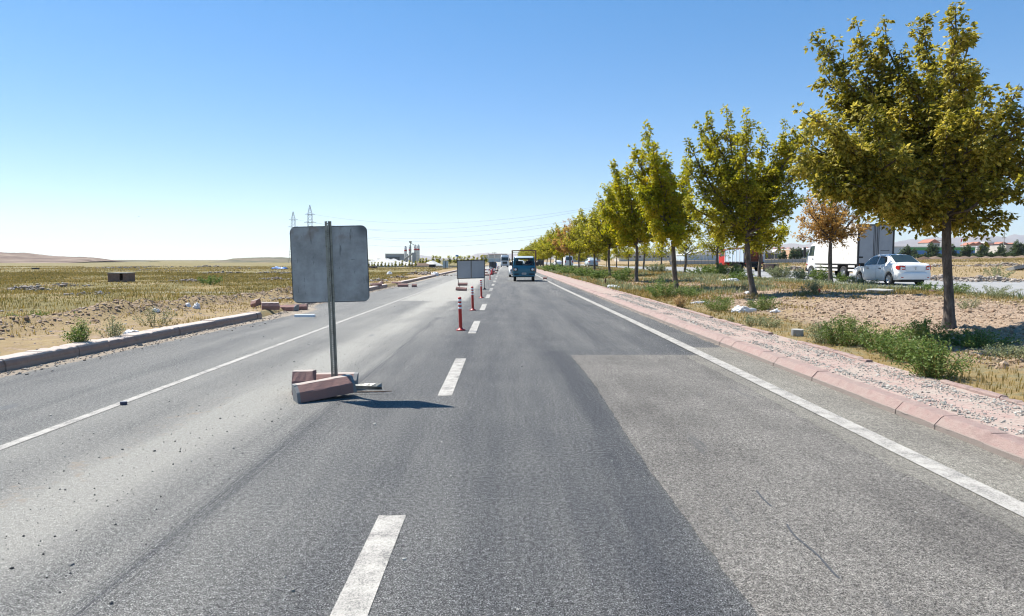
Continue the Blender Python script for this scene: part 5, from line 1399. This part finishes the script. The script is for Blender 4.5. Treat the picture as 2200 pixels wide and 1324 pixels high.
# --- lattice pylons and their wires
def pylon(u, vtop, Y, lb):
    p = atY(u, Y); top = atv(u, vtop, Y).z - p.z; t = thing('pylon', lb, 'pylon', p, 0, 'lattice pylons left of the road'); m = MB()
    def wd(z):
        f = z / top; return float(np.interp(f, [0, .45, .86, 1], [3.4, 1.75, 1.25, .12]))
    lv = [0] + list(np.linspace(.1, 1, 16)); r = .085
    for a, b in zip(lv[:-1], lv[1:]):
        za, zb_ = a * top, b * top; wa, wb = wd(za), wd(zb_)
        C4 = [(-1, -1), (1, -1), (1, 1), (-1, 1)]
        for i in range(4):
            (x0, y0), (x1, y1) = C4[i], C4[(i + 1) % 4]
            m.tube([(x0 * wa, y0 * wa, za), (x0 * wb, y0 * wb, zb_)], r * 1.3, 4, False, False)
            m.tube([(x0 * wa, y0 * wa, za), (x1 * wb, y1 * wb, zb_)], r * .7, 3, False, False)
            m.tube([(x0 * wb, y0 * wb, zb_), (x1 * wb, y1 * wb, zb_)], r * .7, 3, False, False)
    m.build('lattice_tower', MA['pylon'], t)
    for f, L in ((.84, 3.6), (.70, 4.4), (.56, 3.8)):
        a = MB()
        for s in (-1, 1):
            z = f * top; w2 = wd(z)
            for q in (-1, 1): a.tube([(s * w2, q * w2, z), (s * L, 0, z + .1)], r, 3, False, False); 
            a.tube([(s * w2, 0, z + 1.0), (s * L, 0, z + .1)], r, 3, False, False)
            a.tube([(-w2, s * w2, z), (w2, s * w2, z)], r * 1.5, 4, False, False)
        a.build('cross_arm', MA['pylon'], t)
    return t, top
MA['pylon'] = plain('pylon_steel', (.16, .16, .165), .6, .3)
PA = pylon(668, 441, 490, 'taller lattice pylon rising behind the large sign')
PB = pylon(632, 455, 545, 'shorter lattice pylon rising behind the left edge of the large sign')
PC = pylon(1420, 392, 330, 'lattice pylon standing hidden among the kerbside crowns')
def wires(A, B, lb, sag):
    (ta, ha), (tb, hb) = A, B
    for f, L in ((.84, 3.6), (.70, 4.4), (.56, 3.8)):
        a = ta.location + Vector((L, 0, f * ha)); b = tb.location + Vector((-L, 0, f * hb)); P = []
        for i in range(25):
            s = i / 24; q = a.lerp(b, s); q.z -= sag * 4 * s * (1 - s); P.append(q)
        o = MB().tube(P, .045, 3, False).build('power_line', MA['pylon'], fix=False)
        tag(o, lb % {.84: 'topmost', .70: 'middle', .56: 'lowest'}[f], 'wire', 'power lines across the sky')
wires(PA, PC, '%s wire strung from the taller pylon to the right across the sky', 9.5)
wires(PB, PC, '%s wire strung from the shorter pylon to the right across the sky', 12)

# --- concrete plant
def silo(u0, u1, vt, Y, lb):
    c = atY((u0 + u1) / 2, Y); r = (u1 - u0) / 2 * Y / FPX; top = atv(u0, vt, Y).z - c.z
    t = thing('silo', lb, 'silo', c, 0, 'silos of the concrete plant')
    z0 = top * .22
    MB().lathe([(r * .25, z0 - 2), (r, z0), (r, top * .93), (r * .96, top * .95), (0, top * .965)], 20).build('shell', MA['white'], t)
    for k in range(6): MB().lathe([(r, z0 + k * top * .09), (r * 1.03, z0 + k * top * .09), (r * 1.03, z0 + k * top * .09 + .12), (r, z0 + k * top * .09 + .12)], 20).build('ring', MA['grey'], t)
    MB().lathe([(r * 1.01, top * .70), (r * 1.025, top * .70), (r * 1.025, top * .79), (r * 1.01, top * .79)], 20).build('red_band', MA['red'], t)
    for k in range(4):
        a = R(45 + 90 * k); MB().tube([(r * .9 * math.cos(a), r * .9 * math.sin(a), 0), (r * .9 * math.cos(a), r * .9 * math.sin(a), z0 + .4)], .16, 6).build('leg', MA['grey'], t)
    MB().box(-r * .35, r * .35, -r * .3, r * .3, top * .955, top * 1.02).build('filter', MA['steel'], t)
    m = MB()
    for k in range(10): a = 6.283 * k / 10; m.tube([(r * .9 * math.cos(a), r * .9 * math.sin(a), top * .93), (r * .9 * math.cos(a), r * .9 * math.sin(a), top * .99)], .04, 3)
    m.tube([(r * .9 * math.cos(a), r * .9 * math.sin(a), top * .99) for a in [6.283 * k / 16 for k in range(17)]], .04, 3); m.build('railing', MA['steel'], t)
Yp = 600
silo(868.5, 874.5, 529.5, Yp, 'leftmost and shortest white silo with a red band'); silo(878.2, 884, 528, Yp, 'second white silo with a red band from the left, below the tall pipe')
silo(889.3, 895.6, 526.5, Yp + 2, 'left one of the two touching white silos'); silo(895.8, 901.8, 526.5, Yp, 'right one of the two touching white silos')
def at2(u, v, Y): return atv(u, v, Y)
m = MB(); p = atY(883, Yp); t = thing('bucket_elevator', 'thin tall pipe with a head above the second silo and a sloping chute', 'elevator', p)
MB().tube([(0, -2.2, 0), (0, -2.2, atv(883, 521, Yp).z - p.z)], .35, 6).build('shaft', MA['steel'], t)
MB().box(-1, 1, -3, -1.4, atv(883, 522, Yp).z - p.z, atv(883, 518.5, Yp).z - p.z).build('head', MA['steel'], t)
MB().tube([(0, -2.2, atv(883, 522, Yp).z - p.z), tuple(Vector((atv(891, 528, Yp).x - p.x, -1, atv(891, 527.5, Yp).z - p.z)))], .25, 5).build('chute', MA['steel'], t)
p = atY(877, Yp - 20); t = thing('conveyor', 'sloping covered conveyor climbing to the silos', 'conveyor', p)
a, b = atv(868, 558, Yp - 20) - p, atv(886.5, 545, Yp - 20) - p
MB().tube([a, b], 1.1, 4).build('conveyor_housing', MA['concrete'], t)
MB().box(b.x - .2, b.x + 2.6, -1.5, 1.5, 0, b.z + .8).build('mixer_house', MA['wallgrey'], t)
def block(nm, lb, u0, u1, vt, Y, dep, mat, roof='white', cat='building', gable=0, wins=0, band=None, group=None, rz=0, vb=None):
    c = atY((u0 + u1) / 2, Y); w_ = (u1 - u0) / 2 * Y / FPX; h = atv(u0, vt, Y).z - c.z
    if h < 1: h = 3.0
    t = thing(nm, lb, cat, c, rz, group)
    MB().box(-w_, w_, 0, dep, -1, h - gable).build('wall', MA[mat], t)
    if gable:
        MB().prism([(-w_ - .3, h - gable), (w_ + .3, h - gable), (w_ + .3, h - gable + .25), (0, h), (-w_ - .3, h - gable + .25)], -.3, dep + .3, 'y').build('roof', MA[roof], t)
    else: MB().box(-w_ - .2, w_ + .2, -.2, dep + .2, h, h + max(.25, h * .08)).build('roof', MA[roof], t)
    if band: MB().box(-w_ - .01, w_ + .01, -.12, -.01, h * .66, h - .02).build('band', MA[band], t)
    for k in range(wins):
        rows = max(1, min(4, int((h - gable) / 3.0)))
        for r_ in range(rows):
            x = -w_ + 2 * w_ * (k + .5) / wins; z = (h - gable) * (r_ + .5) / rows; q = min(.7, w_ / wins * .45)
            MB().box(x - q, x + q, -.05, .03, z - .6, z + .6).build('window', MA['window'], t)
    return t
block('warehouse', 'long grey warehouse with a dark open front left of the silos', 828, 868, 546.5, Yp + 30, 26, 'wallgrey', 'offwhite', 'warehouse', 0, 0)
p = atY(843, Yp + 29.5); o = MB().box(-6.5, 6.5, 0, .3, 0, 5.2).build('gate_opening', MA['window'], None, p); tag(o, 'wide dark opening in the front of the grey warehouse', 'gate')
def heap(u, v, Y, r, h, lb, mat='limestone', group='gravel heaps of the concrete plant', seed=1):
    p = atY(u, Y); P = []
    for i in range(14):
        f = i / 13; row = []
        for k in range(29):
            a = 2 * math.pi * k / 28; kk = 1 + .4 * float(fbm(math.cos(a) * 1.5 + seed, math.sin(a) * 1.5, seed)); rr = r * f * kk
            row.append((rr * math.cos(a), rr * .7 * math.sin(a), h * (1 - f) ** .85 * (1 + .12 * float(fbm(a * 2, f * 4, seed + 3))) - .3 * f))
        P.append(row)
    o = MB().grid(P).build('gravel_heap', MA[mat], None, p, fix=False); tag(o, lb, 'gravel heap', group)
for i, (u, vt, r, lb) in enumerate([(790, 562, 4.5, 'low white gravel heap just right of the large sign'), (801, 558, 5, 'second white gravel heap from the large sign'), (813, 555.5, 6.5, 'tall white gravel heap left of the middle'), (829, 554.5, 7.5, 'tallest white gravel heap with a sharp crest'), (846, 556, 6, 'white gravel heap below the grey warehouse'),
        (862, 559, 5, 'low white gravel heap below the conveyor'), (878, 562, 5, 'flat white gravel heap below the silos'), (930, 560, 4, 'small pale gravel heap behind the dark box')]):
    Y = 262 + 6 * (i % 3); h = atv(u, vt, Y).z - float(H(atY(u, Y).x, Y)); heap(u, 571, Y, r * 1.35, max(1.2, h), lb, seed=i + 2)
heap(900, 565, 250, 7, 1.5, 'brown earth heap right of the white gravel heaps', 'quarry', seed=30); heap(913, 565, 246, 5, 1.3, 'small brown earth heap left of the dark box', 'quarry', seed=31)
# yard wall and saplings along it
p = atY(880, 238); o = MB(); 
for k in range(46): x = -24 + 48 * k / 46; o.box(x, x + .98, -.06, .06, 0, .55)
o = o.build('yard_wall', MA['concrete'], None, (atY(905, 236).x, 236, float(H(atY(905, 236).x, 236)))); tag(o, 'low pale concrete wall along the gravel yard', 'wall')
def sapling_proto():
    t = make_tree('sapling', 'x', 77, 2.6, .7, egg_tips(random.Random(5), 6, 2.6, .7, .45, .5), LM['green'], (0, 0), .05, .22, .2, .35, 3, fine=False); return t
sp = sapling_proto(); first = True; SG = 'young trees along the gravel yard'
us = [x + rs.uniform(-2, 2) for x in np.arange(790, 1048, 7.4)]
for i, u in enumerate(us):
    Y = 228 + rs.uniform(-4, 6) if u < 900 else 300 + rs.uniform(-20, 60); pos = atY(u, Y); sc = rs.uniform(.6, .95) if u < 900 else rs.uniform(1.0, 1.9)
    lb = ('%s thin sapling along the gravel yard counting from the large sign' if u < 900 else '%s young far tree counting leftward to rightward from the silos') % word[i + 1 if u < 900 else i - 14]
    o = sp if first else dup(sp, pos, rs.uniform(0, 6), None, SG, sc)
    if first: o.location = pos; o.scale = (sc,) * 3
    first = False; o['label'] = lb; o['group'] = SG if u < 900 else 'young trees of the far line'
# --- far right: sheds, houses, trees, wall
def round_tree(seed): return make_tree('round_tree', 'x', seed, 4.6, 1.3, egg_tips(random.Random(seed), 9, 4.6, 1.3, 2.1, .5), LM['far'], (0, 0), .12, .42, .30, .6, 4, fine=False)
rt = round_tree(91); first = True
names = ['left of the nearest trunk', 'right of the nearest trunk', 'before the blue and green shed', 'before the red roofs', 'left of the utility pole', 'at the foot of the utility pole', 'right of the utility pole', 'at the right edge of the photo']
RG2 = 'round green trees across the far right field'
lst = [(1947, 270, 1.15), (2003, 255, 1.25), (2041, 270, 1.25), (2075, 275, 1.15), (2112, 268, 1.2), (2150, 262, 1.05), (2186, 255, 1.3), (2222, 250, 1.2), (1704, 250, 1.05), (1717, 262, 1.1), (1682, 255, .9), (1741, 255, 1.0), (1962, 300, .9)]
nn = names[:0] + ['round green tree just right of the white box truck', 'round green tree left of the nearest trunk, before the blue shed', 'round green tree just right of the nearest trunk', 'round green tree before the right end of the blue and green shed', 'round green tree below the red roofed houses',
                  'round green tree just left of the utility pole', 'round green tree between the utility pole and the right edge', 'round green tree cut by the right edge', 'round green tree before the peach building', 'second round green tree before the peach building', 'round green tree before the dark gabled sheds', 'round green tree at the cab of the box truck', 'small round green tree beside the one right of the box truck']
for (u, Y, sc), lb in zip(lst, nn):
    pos = atY(u, Y); o = rt if first else dup(rt, pos, rs.uniform(0, 6), None, RG2, sc); 
    if first: o.location = pos; o.scale = (sc,) * 3
    first = False; o['label'] = lb; o['group'] = RG2
for i, u in enumerate(np.arange(1900, 2240, 15)):
    Y = 285 + rs.uniform(-8, 8); o = bush('hedge_bush', '%s low bush behind the round trees counting from the box truck' % word[i + 1], atY(float(u), Y), 2.4, rs.uniform(1.5, 2.3), LM['far'], 420, 300 + i, 'bush', .8, group='low bushes behind the round trees', ry=1.6, stems=14)
heapu = [1985, 2010, 2046, 2072, 2092, 2118, 2145, 2170, 2195]
for i, u in enumerate(heapu): heap(u, 0, 240 + 5 * (i % 3), rs.uniform(3, 5), rs.uniform(.7, 1.2), '%s earth mound across the right field counting from the saloon car' % word[i + 1], 'quarry', 'earth mounds across the right field', 40 + i)
block('shed', 'long blue shed with a green band under its white roof', 1928, 2095, 531.5, 420, 30, 'steelblue', 'white', 'shed', 0, 0, 'steelgreen')
block('shed', 'white roofed shed with small dark openings right of the blue one', 2098, 2205, 531, 430, 30, 'wallpale', 'white', 'shed', 0, 10)
block('shed', 'pale shed behind the rear of the box truck', 1890, 1952, 531, 400, 20, 'lightblue', 'white', 'shed')
block('shed', 'light blue shed with curved white roof left of the box truck cab', 1722, 1768, 533, 420, 20, 'lightblue', 'white', 'shed', 1.5)
block('building', 'peach coloured building between the green trees', 1700, 1722, 536, 400, 15, 'wallpeach', 'white', 'building', 0, 3)
block('shed', 'dark gabled shed at the mosque, left one', 1641, 1660, 534, 430, 20, 'window', 'offwhite', 'shed', 3)
block('shed', 'dark gabled shed at the mosque, right one', 1660, 1677, 535, 430, 20, 'window', 'offwhite', 'shed', 3)
block('shed', 'long pale shed behind the second row trunks', 1470, 1560, 538, 430, 20, 'lightblue', 'white', 'shed', 3, 0)
block('building', 'white low building seen between distant trunks', 1330, 1450, 543, 460, 20, 'wallpale', 'white', 'building', 0, 12)
block('building', 'white long building between the farthest trunks', 1195, 1290, 549, 480, 20, 'wallpale', 'white', 'building', 0, 10)
block('house', 'grey four storey block with a red roof left of the nearest trunk', 1994, 2018, 514, 560, 15, 'wallgrey', 'roofred', 'house', 3.0, 4)
block('house', 'grey block right of the nearest trunk', 2026, 2032, 516, 560, 12, 'wallgrey', 'wallgrey', 'house', 0, 1)
for i, (u0, u1, vt, lb) in enumerate([(2078, 2100, 521, 'red roofed house left in the far right cluster'), (2092, 2112, 519.5, 'highest red roofed house of the far right cluster'), (2108, 2132, 523, 'wide red roofed house beside the highest one'), (2126, 2140, 524, 'small red roofed house left of the pale block'),
        (2143, 2166, 519.5, 'pink house with red roof behind the utility pole'), (2168, 2186, 521.5, 'red roofed house right of the utility pole'), (2186, 2212, 524, 'red roofed house at the right edge')]):
    block('house', lb, u0, u1, vt, 600 + 10 * i, 10, 'wallpale', 'roofred', 'house', 2.6, 3)
block('building', 'pale flat roofed block behind the utility pole', 2116, 2134, 522, 640, 10, 'wallgrey', 'white', 'building', 0, 4)
t = block('canopy', 'long dark slanting roof edge at the far right', 2160, 2200, 526, 410, 15, 'wallpale', 'dark', 'roof'); 
for i, (u0, u1, vt) in enumerate([(1742, 1760, 532), (1728, 1741, 531.5), (1690, 1704, 532), (1676, 1690, 531), (1660, 1672, 532.5), (1600, 1640, 534), (1560, 1600, 535)]):
    block('house', '%s of the small pale houses on the right skyline counting from the box truck cab' % word[i + 1], u0, u1, vt, 900, 12, 'wallpale', 'roofred', 'house', 2.5, 3)
# mosque: dome and minaret
p = atY(1673.5, 520); t = thing('mosque', 'mosque with low grey dome and slim minaret on the right skyline', 'mosque', p); hz = atv(1673.5, 513, 520).z - p.z
MB().lathe([(1.1, 0), (1.0, hz * .55), (1.5, hz * .56), (1.5, hz * .60), (.8, hz * .61), (.75, hz * .78), (1.1, hz * .79), (.7, hz * .82), (.05, hz)], 12).build('minaret', MA['wallgrey'], t)
hd = atv(1657, 532, 520).z - p.z; MB().box(-10, -1.5, 0, 9, 0, hd - 2.6).build('hall', MA['wallpale'], t); MB().lathe([(4.2 * math.cos(R(a)), hd - 2.8 + 3 * math.sin(R(a))) for a in range(0, 91, 15)], 20, 'z', (-6, 4.5, 0)).build('dome', MA['wallgrey'], t)
# perimeter wall
pts = [atY(1440, 215), atY(1740, 215)]
t = thing('perimeter_wall', 'long grey panel wall beyond the right field', 'wall', pts[0]); L = (pts[1] - pts[0]).length; q = MB(); z1 = pts[1].z - pts[0].z
for k in range(40):
    x0 = L * k / 40; q.box(x0, x0 + L / 40 - .12, 0, .1, z1 * k / 40 - .3, z1 * k / 40 + 1.15)
q.build('wall_panel', MA['wallgrey'], t); q = MB()
for k in range(41): x0 = L * k / 40; q.box(x0 - .12, x0 + .02, -.04, .14, z1 * k / 40 - .3, z1 * k / 40 + 1.6)
q.build('fence_post', MA['steel'], t)
# utility poles
def pole(u, vt, Y, lb, arms=3, w_=1.1, r=.16):
    p = atY(u, Y); h = atv(u, vt, Y).z - p.z; t = thing('utility_pole', lb, 'utility pole', p)
    MB().tube([(0, 0, 0), (0, 0, h)], [r * 1.5, r * .7], 8).build('pole', MA['concrete'], t)
    for k in range(arms):
        z = h - .3 - k * h * .13
        a = MB().box(-w_, w_, -.2, -.08, z, z + .14).build('cross_arm', MA['steel'], t)
        for s in (-1, 1): MB().tube([(s * w_ * .9, -.14, z), (s * w_ * .9, -.14, z - .5)], .09, 6).build('insulator', MA['dark'], a)
pole(2155, 493.5, 300, 'utility pole with three cross arms at the far right', 3, .75)
pole(1062, 541.5, 420, 'lattice post with cross arms over the far road', 2, 1.2); pole(1049, 543.5, 430, 'thin lamp post left of the far lattice post', 0); pole(1027, 546, 480, 'thin far pole left of the lamp post', 0)
for u, vt, lb in ((1512, 525, 'thin mast left of the second trunk'), (1504, 532, 'shorter mast left of the second trunk'), (1519, 534, 'third mast left of the second trunk'), (1663.5, 540, 'pale post before the dark gabled sheds')): pole(u, vt, 300, lb, 1 if vt < 530 else 0, .5, .12)
p = atY(2066, 430); t = thing('flag', 'red flag on a thin mast over the blue shed', 'flag', p); hz = atv(2066, 512, 430).z - p.z
MB().tube([(0, 0, 0), (0, 0, hz)], .08, 5).build('mast', MA['white'], t)
MB().grid([[(-.1 - 1.0 * a - .3 * b, .25 * math.sin(4 * a), hz - .2 - 2.0 * b - .5 * a) for b in (0, .33, .66, 1)] for a in (0, .3, .6, 1)]).build('cloth', MA['red'], t)
p = atY(982, 300); t = thing('billboard', 'small blue billboard above the far green line', 'billboard', p); zt = atv(982, 548, 300).z - p.z
MB().box(-.65, .65, 0, .15, zt - .75, zt).build('board', MA['billboard'] if 'billboard' in MA else MA['steelblue'], t); MB().tube([(0, .1, 0), (0, .1, zt - .7)], .1, 6).build('post', MA['steel'], t)
for i, (u0, u1, vt, lb) in enumerate([(1036, 1048, 548.5, 'pale far apartment block over the left end of the far road'), (1050, 1062, 547.5, 'far pink apartment block left of the lorry'), (1063, 1076, 547, 'far apartment block right above the lorry'), (1077, 1090, 546.5, 'far apartment block behind the cargo rack of the blue truck')]):
    block('apartment_block', lb, u0, u1, vt, 1500 + 40 * i, 20, 'wallpale', 'roofred', 'building', 0, 5)
block('warehouse', 'long white roofed hall low over the far road', 1046, 1082, 555.3, 700, 20, 'lightblue', 'white', 'warehouse')
# birds
for i, (u, v, Y, lb) in enumerate([(298, 466, 60, 'dark bird high over the left field'), (869, 456, 60, 'dark bird over the silos'), (1101, 461, 60, 'dark bird in the sky above the road')]):
    m = MB(); m.grid([[(-.10, .0, .03), (-.05, .02, .045), (0, .0, .01), (.05, .02, .045), (.10, .0, .03)], [(-.09, .05, .03), (-.05, .06, .045), (0, .07, .01), (.05, .06, .045), (.09, .05, .03)]])
    m.tube([(0, -.05, .01), (0, -.02, .01), (0, .05, .01), (0, .1, .01)], [.006, .018, .02, .006], 6); o = m.build('bird', MA['dark'], None, atv(u, v, Y)); tag(o, lb, 'bird')
# ---------------------------------------------------------------- haze: the summer air over the plain
hz = MB().box(-7500, 7500, -60, 10500, -25, 460).build('haze', None)
hm = bpy.data.materials.new('haze'); hm.use_nodes = True; hm.node_tree.nodes.clear()
vo = hm.node_tree.nodes.new('ShaderNodeVolumePrincipled'); oo = hm.node_tree.nodes.new('ShaderNodeOutputMaterial')
vo.inputs['Color'].default_value = (.80, .89, 1, 1); vo.inputs['Density'].default_value = 0.00007; vo.inputs['Anisotropy'].default_value = 0.3
hm.node_tree.links.new(vo.outputs[0], oo.inputs['Volume']); hz.data.materials.append(hm); tag(hz, kind='stuff')
